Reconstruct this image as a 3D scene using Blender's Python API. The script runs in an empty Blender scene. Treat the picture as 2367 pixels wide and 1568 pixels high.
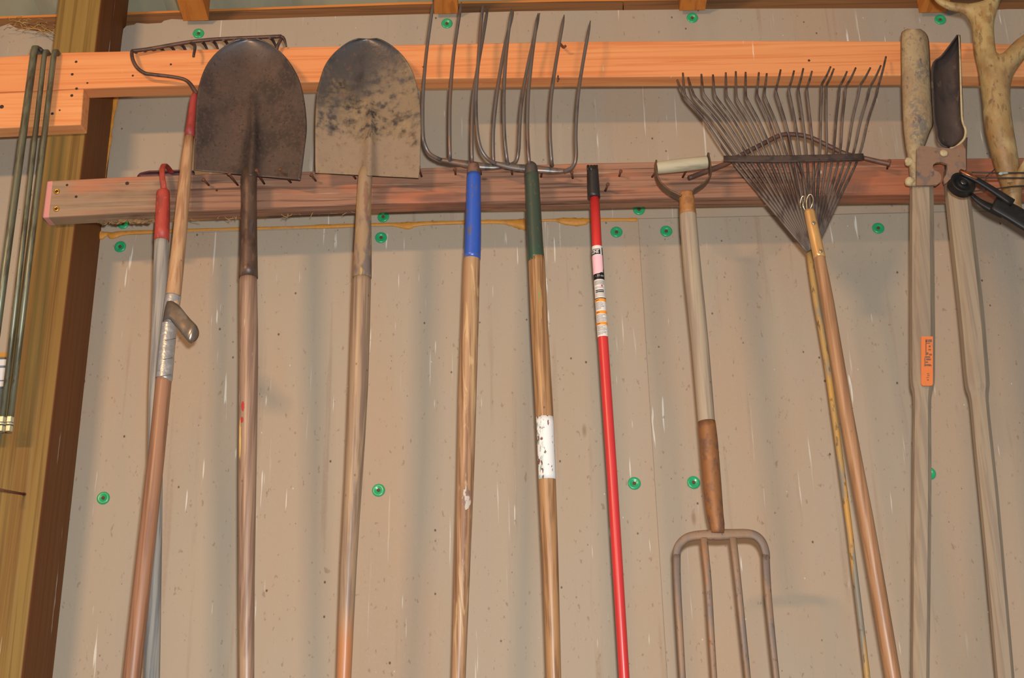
import bpy, bmesh, math, random
from mathutils import Vector, Matrix
from mathutils.geometry import tessellate_polygon

random.seed(7)
scene = bpy.context.scene
COL = scene.collection

# ------------------------------------------------------------------ camera
IW, IH, FPX = 2367.0, 1568.0, 2788.0
CAM_H = 1.40
PITCH, ROLL = math.radians(20.5), math.radians(1.28)
F = Vector((0, math.cos(PITCH), math.sin(PITCH)))
U0 = Vector((0, -math.sin(PITCH), math.cos(PITCH)))
R0 = Vector((1, 0, 0))
UP = U0 * math.cos(ROLL) + R0 * math.sin(ROLL)
RT = R0 * math.cos(ROLL) - U0 * math.sin(ROLL)
CAM = Vector((0, 0, CAM_H))
cd = bpy.data.cameras.new('camera')
cd.sensor_width = 36.0
cd.lens = FPX / IW * 36.0
cam = bpy.data.objects.new('camera', cd)
COL.objects.link(cam)
m = Matrix((RT, UP, -F)).transposed().to_4x4()
m.translation = CAM
cam.matrix_world = m
scene.camera = cam

# ------------------------------------------------------------------ light
w = bpy.data.worlds.new('world'); scene.world = w
w.use_nodes = True
w.node_tree.nodes['Background'].inputs[0].default_value = (0.80, 0.90, 1.0, 1)
w.node_tree.nodes['Background'].inputs[1].default_value = 0.26


def lamp(name, loc, power, color, radius):
    l = bpy.data.lights.new(name, 'POINT')
    l.energy = power; l.color = color; l.shadow_soft_size = radius
    o = bpy.data.objects.new(name, l); COL.objects.link(o); o.location = loc
    return o


# warm fixture hung in the shed behind and left of the photographer
tl = bpy.data.lights.new('shed_tube_lamp', 'AREA')
tl.shape = 'RECTANGLE'; tl.size = 0.55; tl.size_y = 0.12
tl.energy = 50; tl.color = (1.0, 0.58, 0.28)
to = bpy.data.objects.new('shed_tube_lamp', tl); COL.objects.link(to)
to.location = (-1.75, -1.10, CAM_H + 1.40)
to.rotation_euler = (math.radians(84), 0, math.radians(-27))
lamp('camera_flash', (0.035, -0.01, CAM_H + 0.085), 136, (0.97, 1.0, 1.0), 0.025)

vs = scene.view_settings
vs.view_transform = 'Standard'; vs.look = 'None'
vs.exposure = 0.18; vs.gamma = 1.0; vs.use_curve_mapping = False

# ------------------------------------------------------------------ depths of the place (metres from the camera)
Y_RAIL = 2.100      # front of the boards
Y_POST = 2.138      # front of the post
Y_WALL = 2.278      # face of the wall sheets


def ray(px, py):
    return F + RT * ((px - IW / 2) / FPX) + UP * ((IH / 2 - py) / FPX)


def P(px, py, Y):
    d = ray(px, py)
    return CAM + d * (Y / d.y)


def RAD(wpx, px, py, Y):
    d = ray(px, py)
    return wpx * 0.5 * (Y / d.y) / FPX


def lin(v):
    v /= 255.0
    return v / 12.92 if v <= 0.04045 else ((v + 0.055) / 1.055) ** 2.4


def C(r, g, b):
    return (lin(r), lin(g), lin(b), 1.0)


# ------------------------------------------------------------------ materials
MATS = {}


def mk(name, base, layers=(), rough=0.6, metal=0.0, bump=None, spec=0.5, coat=0.0):
    """layers: dicts col, kind noise/voro/grad, sc, lo, hi, amt (+ axis,a,b,dist for grad)"""
    if name in MATS:
        return MATS[name]
    mt = bpy.data.materials.new(name); mt.use_nodes = True
    nt = mt.node_tree; N = nt.nodes; L = nt.links
    bs = N['Principled BSDF']
    bs.inputs['Roughness'].default_value = rough
    bs.inputs['Metallic'].default_value = metal
    bs.inputs['Specular IOR Level'].default_value = spec
    bs.inputs['Coat Weight'].default_value = coat
    tc = N.new('ShaderNodeTexCoord')
    h = (sum(ord(ch) * (i + 3) for i, ch in enumerate(name)) % 97) * 0.37

    def coord(sc):
        mp = N.new('ShaderNodeMapping')
        mp.inputs['Location'].default_value = (h, h * 1.7, h * 0.6)
        mp.inputs['Scale'].default_value = sc
        L.new(tc.outputs['Object'], mp.inputs['Vector'])
        return mp.outputs[0]

    def noise(sc, det=4, dist=0.0, ro=0.55):
        n = N.new('ShaderNodeTexNoise')
        n.inputs['Scale'].default_value = 1.0
        n.inputs['Detail'].default_value = det
        n.inputs['Distortion'].default_value = dist
        n.inputs['Roughness'].default_value = ro
        L.new(coord(sc), n.inputs['Vector'])
        return n.outputs['Fac']

    def maprange(src, lo, hi):
        r = N.new('ShaderNodeMapRange')
        r.interpolation_type = 'SMOOTHSTEP'
        r.inputs['From Min'].default_value = lo
        r.inputs['From Max'].default_value = hi
        L.new(src, r.inputs['Value'])
        return r.outputs[0]

    def math_(op, a, b):
        n = N.new('ShaderNodeMath'); n.operation = op
        for i, v in enumerate((a, b)):
            if isinstance(v, (int, float)):
                n.inputs[i].default_value = v
            else:
                L.new(v, n.inputs[i])
        return n.outputs[0]

    rgb = N.new('ShaderNodeRGB'); rgb.outputs[0].default_value = base
    cur = rgb.outputs[0]
    for d in layers:
        k = d.get('kind', 'noise'); sc = d.get('sc', (10, 10, 10))
        if isinstance(sc, (int, float)):
            sc = (sc, sc, sc)
        if k == 'noise':
            f = maprange(noise(sc, d.get('det', 4), d.get('dist', 0.0), d.get('ro', 0.55)), d.get('lo', 0.45), d.get('hi', 0.6))
        elif k == 'voro':
            v = N.new('ShaderNodeTexVoronoi'); v.inputs['Scale'].default_value = 1.0
            v.inputs['Randomness'].default_value = 1.0
            L.new(coord(sc), v.inputs['Vector'])
            f = maprange(v.outputs['Distance'], d.get('hi', 0.14), d.get('lo', 0.06))
            if 'keep' in d:      # only some of the cells carry a mark
                sp = N.new('ShaderNodeSeparateColor'); L.new(v.outputs['Color'], sp.inputs[0])
                f = math_('MULTIPLY', f, math_('LESS_THAN', sp.outputs[0], d['keep']))
        elif k == 'wave':
            v = N.new('ShaderNodeTexWave'); v.wave_type = d.get('wt', 'BANDS'); v.bands_direction = d.get('dir', 'X')
            v.inputs['Scale'].default_value = 1.0
            v.inputs['Distortion'].default_value = d.get('dist', 6.0)
            v.inputs['Detail'].default_value = 3.0
            v.inputs['Detail Scale'].default_value = d.get('ds', 0.6)
            L.new(coord(sc), v.inputs['Vector'])
            f = maprange(v.outputs['Fac'], d.get('lo', 0.3), d.get('hi', 0.9))
        else:
            sp = N.new('ShaderNodeSeparateXYZ'); L.new(tc.outputs['Object'], sp.inputs[0])
            ax = d['axis']
            if isinstance(ax, str):
                src = sp.outputs['XYZ'.index(ax)]
            else:
                src = math_('ADD', math_('ADD', math_('MULTIPLY', sp.outputs[0], ax[0]),
                                         math_('MULTIPLY', sp.outputs[1], ax[1])), math_('MULTIPLY', sp.outputs[2], ax[2]))
            if d.get('jit'):
                src = math_('ADD', src, math_('MULTIPLY', math_('SUBTRACT', noise(sc, 5), 0.5), d['jit']))
            f = maprange(src, d['a'], d['b'])
        if 'mask' in d:          # break the layer up with a finer noise
            ms = d['mask']
            f = math_('MULTIPLY', f, maprange(noise((ms[0],) * 3 if isinstance(ms[0], (int, float)) else ms[0], 5), ms[1], ms[2]))
        f = math_('MULTIPLY', f, d.get('amt', 1.0))
        mx = N.new('ShaderNodeMix'); mx.data_type = 'RGBA'
        L.new(f, mx.inputs[0]); L.new(cur, mx.inputs[6]); mx.inputs[7].default_value = d['col']
        cur = mx.outputs[2]
        if 'rough' in d:
            rm = N.new('ShaderNodeMix')
            L.new(f, rm.inputs[0])
            ri = bs.inputs['Roughness']
            if ri.is_linked:
                L.new(ri.links[0].from_socket, rm.inputs[2])
            else:
                rm.inputs[2].default_value = ri.default_value
            rm.inputs[3].default_value = d['rough']
            L.new(rm.outputs[0], ri)
        if 'metal' in d:
            rm = N.new('ShaderNodeMix')
            L.new(f, rm.inputs[0])
            ri = bs.inputs['Metallic']
            if ri.is_linked:
                L.new(ri.links[0].from_socket, rm.inputs[2])
            else:
                rm.inputs[2].default_value = ri.default_value
            rm.inputs[3].default_value = d['metal']
            L.new(rm.outputs[0], ri)
    L.new(cur, bs.inputs['Base Color'])
    if bump:
        sc, st, dist = bump
        if isinstance(sc, (int, float)):
            sc = (sc, sc, sc)
        b = N.new('ShaderNodeBump')
        b.inputs['Strength'].default_value = st
        b.inputs['Distance'].default_value = dist
        L.new(noise(sc, 5), b.inputs['Height'])
        L.new(b.outputs[0], bs.inputs['Normal'])
    MATS[name] = mt
    return mt


def wood(name, base, dark, light, rough=0.55, streak=1.0, extra=(), spec=0.4, bump=0.25):
    """turned handle: grain runs along z"""
    ls = [dict(col=dark, sc=(150, 150, 4.5), lo=0.44, hi=0.62, amt=0.8 * streak),
          dict(col=light, sc=(60, 60, 1.6), lo=0.52, hi=0.72, amt=0.55 * streak),
          dict(col=dark, sc=(9, 9, 2.2), lo=0.5, hi=0.75, amt=0.45),
          dict(col=(dark[0] * .35, dark[1] * .35, dark[2] * .35, 1), kind='voro', sc=(60, 60, 38), lo=0.05, hi=0.13, keep=0.16, amt=0.7)]
    return mk(name, base, ls + list(extra), rough, bump=((150, 150, 6), bump, 0.001), spec=spec)


def board_wood(name, base, dark, light, axis='X', extra=(), rough=0.65):
    sc1 = {'X': (2.6, 80, 140), 'Z': (110, 110, 2.0), 'Y': (60, 2.0, 60)}[axis]
    sc2 = {'X': (1.4, 20, 36), 'Z': (34, 34, 0.9), 'Y': (22, 1.1, 22)}[axis]
    ls = [dict(col=dark, sc=sc1, lo=0.45, hi=0.64, amt=0.6, dist=0.5),
          dict(col=light, sc=sc2, lo=0.5, hi=0.75, amt=0.6, dist=0.8)]
    return mk(name, base, ls + list(extra), rough, bump=(sc1, 0.25, 0.001), spec=0.3)


DROP = C(212, 206, 194)
WALL_LAYERS = [
    dict(col=C(150, 142, 130), sc=(5.0, 5, 0.45), lo=0.42, hi=0.66, amt=0.55),  # broad upright grey bands: soft lamp shade put into the colour
    dict(col=C(176, 148, 122), sc=(3.2, 3, 0.9), lo=0.46, hi=0.66, amt=0.6),  # tan areas: warm lamp light put into the colour
    dict(col=C(140, 112, 92), sc=(38, 38, 1.7), lo=0.6, hi=0.74, amt=0.35),
    dict(col=C(175, 158, 138), sc=(220, 220, 160), lo=0.5, hi=0.7, amt=0.3),
    dict(col=DROP, sc=(85, 85, 3.0), lo=0.675, hi=0.75, amt=0.7, det=3),
    dict(col=DROP, sc=(90, 90, 6.0), lo=0.71, hi=0.75, amt=0.9, det=2),
    dict(col=DROP, kind='voro', sc=(36, 36, 5.0), lo=0.02, hi=0.07, keep=0.12, amt=0.8),
    dict(col=DROP, kind='voro', sc=(60, 60, 40), lo=0.03, hi=0.09, keep=0.05, amt=0.8),
    dict(col=C(128, 100, 84), sc=(130, 130, 70), lo=0.64, hi=0.72, amt=0.5),
    dict(col=C(70, 52, 42), kind='voro', sc=(34, 34, 26), lo=0.03, hi=0.1, keep=0.34, amt=0.85),
    dict(col=C(95, 72, 58), kind='voro', sc=(90, 90, 55), lo=0.05, hi=0.12, keep=0.08, amt=0.7),
    dict(col=C(120, 88, 66), kind='voro', sc=(15, 15, 5), lo=0.02, hi=0.1, keep=0.16, amt=0.5),
]
M_WALL = mk('fibre_sheet', C(170, 155, 136), WALL_LAYERS, 0.85, bump=(180, 0.12, 0.001), spec=0.2)
M_WALL2 = mk('fibre_sheet_upper', C(170, 155, 136), WALL_LAYERS, 0.85, bump=(180, 0.12, 0.001), spec=0.2)
M_WALL3 = mk('fibre_sheet_side', C(170, 155, 136), WALL_LAYERS, 0.85, bump=(180, 0.12, 0.001), spec=0.2)
M_FOAM = mk('spray_foam', C(200, 136, 52), [dict(col=C(160, 95, 30), sc=60, lo=0.5, hi=0.75, amt=0.6)], 0.55, bump=(120, 0.4, 0.003))
M_GREEN = mk('green_plastic', C(38, 162, 104), [dict(col=C(20, 110, 70), sc=90, lo=0.5, hi=0.8, amt=0.4)], 0.3, spec=0.6)
M_RUST = mk('rust_nail', C(110, 66, 42), [dict(col=C(70, 45, 34), sc=300, amt=0.7)], 0.8, metal=0.2)
M_HOLE = mk('nail_hole', C(62, 40, 28), rough=0.9)
DROPS = [dict(col=C(238, 224, 205), kind='voro', sc=(13, 13, 5.5), lo=0.03, hi=0.085, keep=0.3, amt=0.9),
         dict(col=C(240, 215, 185), sc=(75, 75, 6), lo=0.69, hi=0.74, amt=0.7),
         dict(col=C(120, 60, 35), kind='voro', sc=(12, 12, 16), lo=0.03, hi=0.11, keep=0.13, amt=0.8)]
M_PINE = board_wood('fresh_pine', C(222, 146, 92), C(200, 112, 62), C(230, 164, 108), 'X', DROPS)
M_PINE2 = board_wood('fresh_pine_lower', C(226, 154, 98), C(204, 120, 66), C(232, 170, 114), 'X', DROPS)
M_RAIL = board_wood('weathered_red_board', C(148, 108, 86), C(100, 66, 52), C(168, 118, 92), 'X', [
    dict(col=C(78, 52, 42), sc=(4.0, 120, 170), lo=0.54, hi=0.66, amt=0.7),
    dict(col=C(188, 166, 140), sc=(5.0, 90, 130), lo=0.6, hi=0.72, amt=0.5),
    dict(col=C(160, 140, 112), kind='grad', axis='X', a=-0.62, b=-0.9, sc=(7, 7, 25), jit=0.7, amt=0.6),
    dict(col=C(184, 108, 74), sc=(4, 4, 12), lo=0.53, hi=0.68, amt=0.55),
    dict(col=C(96, 74, 66), sc=(5, 5, 16), lo=0.56, hi=0.7, amt=0.65),
    dict(col=C(156, 88, 58), kind='grad', axis='X', a=0.35, b=1.0, sc=4, jit=0.3, amt=0.6),
    dict(col=C(205, 190, 175), kind='voro', sc=(22, 22, 16), lo=0.03, hi=0.09, keep=0.1, amt=0.8),
    dict(col=C(60, 42, 34), kind='voro', sc=(9, 9, 18), lo=0.02, hi=0.09, keep=0.25, amt=0.7)])
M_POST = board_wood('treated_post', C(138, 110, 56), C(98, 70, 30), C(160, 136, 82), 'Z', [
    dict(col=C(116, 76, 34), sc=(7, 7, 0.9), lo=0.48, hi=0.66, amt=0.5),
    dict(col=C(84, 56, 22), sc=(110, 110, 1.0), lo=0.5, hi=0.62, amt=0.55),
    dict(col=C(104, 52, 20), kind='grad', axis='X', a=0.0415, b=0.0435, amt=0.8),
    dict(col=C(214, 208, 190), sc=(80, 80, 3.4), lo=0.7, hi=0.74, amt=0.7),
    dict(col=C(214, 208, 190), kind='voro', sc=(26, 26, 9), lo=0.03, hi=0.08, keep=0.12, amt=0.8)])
M_PLATE = board_wood('old_plate', C(120, 82, 50), C(82, 54, 34), C(140, 100, 62), 'X')
M_PLATE2 = board_wood('bright_plate', C(205, 130, 62), C(170, 100, 46), C(214, 144, 76), 'X')
M_RAFTER = board_wood('rafter_wood', C(190, 116, 48), C(150, 84, 34), C(204, 132, 62), 'Y')
M_ROOF = mk('roof_sheet', C(168, 156, 124), [dict(col=C(140, 132, 108), sc=(6, 2, 2), amt=0.6)], 0.7)
M_FLOOR = mk('floor_dirt', C(120, 108, 94), [dict(col=C(92, 80, 68), sc=5, amt=0.7)], 0.9)


# ------------------------------------------------------------------ object helpers
ORG = {}


def tag(o, label=None, cat=None, group=None, kind=None):
    for k, v in (('label', label), ('category', cat), ('group', group), ('kind', kind)):
        if v:
            o[k] = v
    return o


def thing(name, label, cat, loc, group=None):
    o = bpy.data.objects.new(name, None)
    COL.objects.link(o); o.location = loc; o.empty_display_size = 0.05
    ORG[o] = Vector(loc)
    return tag(o, label, cat, group)


def add(name, bm, mat, parent=None, smooth=True, label=None, kind=None, mods=()):
    me = bpy.data.meshes.new(name)
    flat_faces = {f for f in bm.faces if f.tag}      # caps stay flat
    bmesh.ops.recalc_face_normals(bm, faces=bm.faces[:])
    if parent is not None:
        org = ORG[parent]
    else:
        lo = Vector([min(v.co[i] for v in bm.verts) for i in range(3)])
        hi = Vector([max(v.co[i] for v in bm.verts) for i in range(3)])
        org = (lo + hi) / 2; org.z = lo.z
    for v in bm.verts:
        v.co -= org
    if smooth:
        for f in bm.faces:
            if f not in flat_faces and len(f.verts) <= 4:
                f.smooth = True
    bm.to_mesh(me); bm.free()
    me.materials.append(mat)
    o = bpy.data.objects.new(name, me); COL.objects.link(o)
    if parent is not None:
        o.parent = parent
    else:
        o.location = org
    ORG[o] = org
    for k, kw in mods:
        md = o.modifiers.new(k.lower(), k)
        for a, b in kw.items():
            setattr(md, a, b)
    if label:
        o['label'] = label
    if kind:
        o['kind'] = kind
    return o


def catmull(pts, n):
    """pts: list of tuples of floats -> denser list"""
    if n <= 1 or len(pts) < 3:
        return list(pts)
    out = []
    for i in range(len(pts) - 1):
        p0 = pts[max(i - 1, 0)]; p1 = pts[i]; p2 = pts[i + 1]; p3 = pts[min(i + 2, len(pts) - 1)]
        for k in range(n):
            t = k / n
            out.append(tuple(0.5 * ((2 * b) + (-a + c) * t + (2 * a - 5 * b + 4 * c - d) * t * t + (-a + 3 * b - 3 * c + d) * t ** 3)
                             for a, b, c, d in zip(p0, p1, p2, p3)))
    out.append(tuple(pts[-1]))
    return out


def tube(bm, pts, rad, seg=14, flat=1.0, square=0.0, cap=True, transport=False, ref=Vector((0, 1, 0)), wob=0.0):
    """flat: ratio of the radius along ref; square>0 pushes the section towards a rectangle"""
    pts = [Vector(p) for p in pts]; n = len(pts)
    if isinstance(rad, (int, float)):
        rad = [rad] * n
    rings = []; prev = None
    for i, p in enumerate(pts):
        t = (pts[min(i + 1, n - 1)] - pts[max(i - 1, 0)]).normalized()
        if transport and prev is not None:
            nrm = (prev - t * prev.dot(t)).normalized()
        else:
            nrm = ref - t * ref.dot(t)
            if nrm.length < 1e-4:
                nrm = Vector((1, 0, 0)) - t * t.x
            nrm.normalize()
        prev = nrm
        b = t.cross(nrm)
        ring = []
        for k in range(seg):
            a = 2 * math.pi * (k + 0.5) / seg
            ca, sa = math.cos(a), math.sin(a)
            if square:
                e = 1 - square
                ca = math.copysign(abs(ca) ** e, ca); sa = math.copysign(abs(sa) ** e, sa)
            rr = rad[i] * (1 + (random.uniform(-wob, wob) if wob else 0))
            fl = flat[i] if isinstance(flat, (list, tuple)) else flat
            ring.append(bm.verts.new(p + nrm * (ca * rr * fl) + b * (sa * rr)))
        rings.append(ring)
    for i in range(n - 1):
        for k in range(seg):
            bm.faces.new((rings[i][k], rings[i][(k + 1) % seg], rings[i + 1][(k + 1) % seg], rings[i + 1][k]))
    if cap:
        for r in (rings[0][::-1], rings[-1]):
            f = bm.faces.new(r); f.tag = True
    return bm


def ptube(pts, n=1, ext=0.0, **kw):
    """pts: (px, py, width_px, Y). Returns bmesh"""
    bm = bmesh.new()
    q = catmull([tuple(map(float, p)) for p in pts], n)
    v = [P(p[0], p[1], p[3]) for p in q]
    r = [RAD(p[2], p[0], p[1], p[3]) for p in q]
    if ext:
        d = (v[-1] - v[-3 if len(v) > 3 else -2]).normalized()
        v.append(v[-1] + d * ext); r.append(r[-1])
    return tube(bm, v, r, **kw)


def multi(list_of_args):
    bm = bmesh.new()
    for pts, kw in list_of_args:
        kw = dict(kw); n = kw.pop('n', 1)
        q = catmull([tuple(map(float, p)) for p in pts], n)
        tube(bm, [P(p[0], p[1], p[3]) for p in q], [RAD(p[2], p[0], p[1], p[3]) for p in q], **kw)
    return bm


def lerp_line(pts, x):
    if x <= pts[0][0]:
        a, b = pts[0], pts[1]
    elif x >= pts[-1][0]:
        a, b = pts[-2], pts[-1]
    else:
        for a, b in zip(pts, pts[1:]):
            if a[0] <= x <= b[0]:
                break
    return a[1] + (b[1] - a[1]) * (x - a[0]) / (b[0] - a[0])


def board(top, bot, Yf, thick, xs):
    """plank lying along x: top and bottom edge lines of its front face"""
    bm = bmesh.new(); rings = []
    for x in xs:
        xb = x[1] if isinstance(x, tuple) else x
        xt = x[0] if isinstance(x, tuple) else x
        a = P(xt, lerp_line(top, xt), Yf); b = P(xb, lerp_line(bot, xb), Yf)
        k = Vector((0, thick, 0))
        rings.append([bm.verts.new(q) for q in (a, b, b + k, a + k)])
    for r0, r1 in zip(rings, rings[1:]):
        for k in range(4):
            bm.faces.new((r0[k], r0[(k + 1) % 4], r1[(k + 1) % 4], r1[k]))
    bm.faces.new(rings[0][::-1]); bm.faces.new(rings[-1])
    return bm


def box(bm, lo, hi):
    vs = [bm.verts.new((x, y, z)) for x in (lo[0], hi[0]) for y in (lo[1], hi[1]) for z in (lo[2], hi[2])]
    for f in ((0, 1, 3, 2), (4, 6, 7, 5), (0, 4, 5, 1), (2, 3, 7, 6), (0, 2, 6, 4), (1, 5, 7, 3)):
        bm.faces.new([vs[i] for i in f])
    return bm


def plate(bm, poly, Yf, thick):
    """extruded outline: poly in pixels on plane Yf"""
    fr = [bm.verts.new(P(x, y, Yf)) for x, y in poly]
    bk = [bm.verts.new(v.co + Vector((0, thick, 0))) for v in fr]
    n = len(fr)
    for a, b, c in tessellate_polygon([[Vector((x, -y, 0)) for x, y in poly]]):
        bm.faces.new((fr[a], fr[b], fr[c])).tag = True
        bm.faces.new((bk[c], bk[b], bk[a])).tag = True
    for i in range(n):
        f = bm.faces.new((fr[i], bk[i], bk[(i + 1) % n], fr[(i + 1) % n])); f.tag = True
    return bm


def disc(bm, c, r, d, n=14, dome=0.4, axis=Vector((0, -1, 0))):
    """round head standing proud of a face looking along axis"""
    a = axis.normalized()
    u = a.orthogonal().normalized(); v = a.cross(u)
    prof = [(1.0, 0.0), (1.0, d * 0.6), (0.8, d * (1 - dome * 0.3)), (0.4, d), (0.0, d)]
    rings = []
    for pr, h in prof[:-1]:
        rings.append([bm.verts.new(c + a * h + (u * math.cos(2 * math.pi * k / n) + v * math.sin(2 * math.pi * k / n)) * r * pr) for k in range(n)])
    for r0, r1 in zip(rings, rings[1:]):
        for k in range(n):
            bm.faces.new((r0[k], r0[(k + 1) % n], r1[(k + 1) % n], r1[k]))
    bm.faces.new(rings[-1]); bm.faces.new(rings[0][::-1])
    return bm


def torus(bm, c, R_, r, axis, n=18, k=8, sx=1.0, sy=1.0, u=None):
    a = axis.normalized()
    u = (u - a * u.dot(a)).normalized() if u else a.orthogonal().normalized()
    v = a.cross(u)
    rings = []
    for i in range(n):
        t = 2 * math.pi * i / n
        d = u * math.cos(t) * sx + v * math.sin(t) * sy
        rings.append([bm.verts.new(c + d * R_ + d.normalized() * (r * math.cos(2 * math.pi * j / k)) + a * (r * math.sin(2 * math.pi * j / k))) for j in range(k)])
    for i in range(n):
        for j in range(k):
            bm.faces.new((rings[i][j], rings[(i + 1) % n][j], rings[(i + 1) % n][(j + 1) % k], rings[i][(j + 1) % k]))
    return bm


def sheet(rows, depth, nu=20, sub=4, smoothrows=True):
    """ruled sheet: rows of (L(px,py), R(px,py)); depth(u,v,row)->Y"""
    q = catmull([(a[0], a[1], b[0], b[1]) for a, b in rows], sub)
    bm = bmesh.new(); g = []
    for i, r in enumerate(q):
        v = i / (len(q) - 1); line = []
        for k in range(nu + 1):
            u = -1 + 2 * k / nu
            px = r[0] + (r[2] - r[0]) * (u + 1) / 2
            py = r[1] + (r[3] - r[1]) * (u + 1) / 2
            line.append(bm.verts.new(P(px, py, depth(u, v))))
        g.append(line)
    for a, b in zip(g, g[1:]):
        for k in range(nu):
            bm.faces.new((a[k], a[k + 1], b[k + 1], b[k]))
    return bm


SOL = lambda t, off=0.0: ('SOLIDIFY', dict(thickness=t, offset=off))
BEV = lambda w_, s=2: ('BEVEL', dict(width=w_, segments=s, limit_method='ANGLE'))

# ================================================================== THE SETTING
# wall of fibre sheets
SEAM = [(150, 547), (220, 545), (1475, 505), (1800, 498), (2050, 492), (2500, 482), (3100, 471)]
TOP_EDGE = [(262, 130), (278, 115), (285, 67), (292, 60), (310, 57), (316, 53), (341, 55), (373, 53), (379, 48), (397, 44),
            (480, 48), (700, 40), (1000, 32), (1200, 26), (1570, 22), (1700, 20), (2120, 19), (2240, 26), (2330, 21), (2500, 20), (3100, 20)]


def wall_sheet(poly, Yf=Y_WALL, thick=0.012):
    bm = bmesh.new()
    return plate(bm, poly, Yf, thick)


bm = bmesh.new()
zt = P(1200, 24, Y_WALL).z
XP = P(150, 600, Y_WALL).x - 0.02          # the post's place along the wall
box(bm, (XP, Y_WALL + 0.014, 0.0), (2.6, Y_WALL + 0.05, zt - 0.05))
wall = add('wall_back', bm, M_WALL, smooth=False)
tag(wall, 'tan fibreboard shed wall stained with bird droppings', kind='structure')
up = [(x, y) for x, y in TOP_EDGE] + [(3100, 471)] + [(x, lerp_line(SEAM, x)) for x in (2050, 1800, 1475, 900, 220)] + [(215, 545)]
add('wall_panel', wall_sheet(up), M_WALL2, wall, smooth=False)
zb = 0.02
low_l = [P(205, 546.2, Y_WALL), P(800, lerp_line(SEAM, 800) + .6, Y_WALL), P(1474.5, 505.6, Y_WALL)]


def wall_low(xa, xb_top, pts_top, name, mat, dy):
    bm = bmesh.new()
    ring = list(pts_top)
    bot = [Vector((pts_top[-1].x, Y_WALL, zb)), Vector((pts_top[0].x, Y_WALL, zb))]
    vs = [bm.verts.new(v + Vector((0, dy, 0))) for v in ring + bot]
    f = bm.faces.new(vs)
    ex = bmesh.ops.extrude_face_region(bm, geom=[f])
    for v in ex['geom']:
        if isinstance(v, bmesh.types.BMVert):
            v.co.y += 0.012
    return add(name, bm, mat, wall, smooth=False)


sx = P(1475, 507, Y_WALL).x
wall_low(0, 0, low_l, 'wall_panel', M_WALL, 0.0)
low_r = [P(1476, 505.5, Y_WALL), P(1800, 498.5, Y_WALL), P(2500, 482.6, Y_WALL), P(3100, 471.6, Y_WALL)]
low_r[0].x = low_l[-1].x + 0.0005
wall_low(0, 0, low_r, 'wall_panel', M_WALL3, 0.0015)
# sheet left of the post above the window
lt = [(-260, 66), (0, 62), (20, 55), (40, 66), (70, 70), (100, 74), (125, 72), (160, 74), (205, 70)]
add('wall_panel', wall_sheet(lt + [(150, 820), (-260, 842)], Y_WALL + 0.0005), M_WALL3, wall, smooth=False)

# plastic cap nails through the sheets
caps = [(459, 78), (1033, 55), (1600, 42), (2173, 46), (278, 571), (285, 517), (881, 550), (886, 502), (1425, 537), (1477, 485),
        (1540, 535), (2030, 528), (239, 1152), (875, 1134), (1466, 1118), (1603, 1116), (2148, 1095), (79, 537)]


def cap_mesh():
    prof = [(0.0, 0.0012), (0.0042, 0.0012), (0.006, 0.0022), (0.0095, 0.0032), (0.0118, 0.0026), (0.0126, 0.0010), (0.0124, -0.0005)]
    bm = bmesh.new(); rings = []
    for r, h in prof[1:]:
        rings.append([bm.verts.new((r * math.cos(2 * math.pi * k / 20), -h, r * math.sin(2 * math.pi * k / 20))) for k in range(20)])
    bm.faces.new(rings[0])
    for a, b in zip(rings, rings[1:]):
        for k in range(20):
            bm.faces.new((a[k], a[(k + 1) % 20], b[(k + 1) % 20], b[k]))
    bmesh.ops.recalc_face_normals(bm, faces=bm.faces[:])
    for f in bm.faces:
        f.smooth = True
    me = bpy.data.meshes.new('cap_washer'); bm.to_mesh(me); bm.free(); me.materials.append(M_GREEN)
    b2 = bmesh.new(); disc(b2, Vector((0, -0.0012, 0)), 0.0034, 0.0018, 10)
    bmesh.ops.recalc_face_normals(b2, faces=b2.faces[:])
    m2 = bpy.data.meshes.new('nail_head'); b2.to_mesh(m2); b2.free(); m2.materials.append(M_RUST)
    return me, m2


cap_me, head_me = cap_mesh()
for i, (x, y) in enumerate(caps):
    p = P(x, y, Y_WALL)
    o = bpy.data.objects.new('cap_washer', cap_me); COL.objects.link(o)
    o.parent = wall; o.location = p - ORG[wall]
    o.rotation_euler = (random.uniform(-.12, .12), random.uniform(0, 6), random.uniform(-.12, .12))
    if i == 0:
        o['label'] = 'green plastic cap washer'
    h = bpy.data.objects.new('nail_head', head_me); COL.objects.link(h); h.parent = o

# squeezed-out foam along the seams
foam = [(222, 538, 10), (232, 545, 17), (248, 541, 8), (262, 545, 13), (285, 539, 9), (330, 537, 7), (450, 532, 5), (560, 529, 5), (700, 525, 5),
        (745, 524, 8), (820, 521, 6), (900, 519, 6), (925, 521, 10), (945, 522, 15), (960, 519, 9), (1000, 516, 7), (1075, 514, 7),
        (1130, 513, 8), (1170, 514, 9), (1190, 517, 15), (1210, 519, 22), (1218, 517, 21), (1227, 511, 6), (1280, 509, 5), (1300, 511, 12),
        (1330, 513, 15), (1352, 512, 13), (1365, 509, 7), (1440, 508, 6), (1468, 508, 7), (1473, 508, 4)]
bm = ptube([(x, y, wd * 1.35, Y_WALL - 0.001) for x, y, wd in foam], n=4, seg=10, flat=0.55, wob=0.12)
add('foam_bead', bm, M_FOAM, wall, label='orange spray foam bead')
foam2 = [(268, 218, 20, 2.27), (266, 225, 17, 2.27), (264, 246, 12, 2.27), (260, 271, 8, 2.27), (258, 289, 10, 2.27), (256, 301, 5, 2.27), (254, 319, 10, 2.27),
         (251, 338, 10, 2.27), (247, 365, 8, 2.27), (243.6, 390, 6, 2.27), (241, 412, 6, 2.27)]
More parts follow.
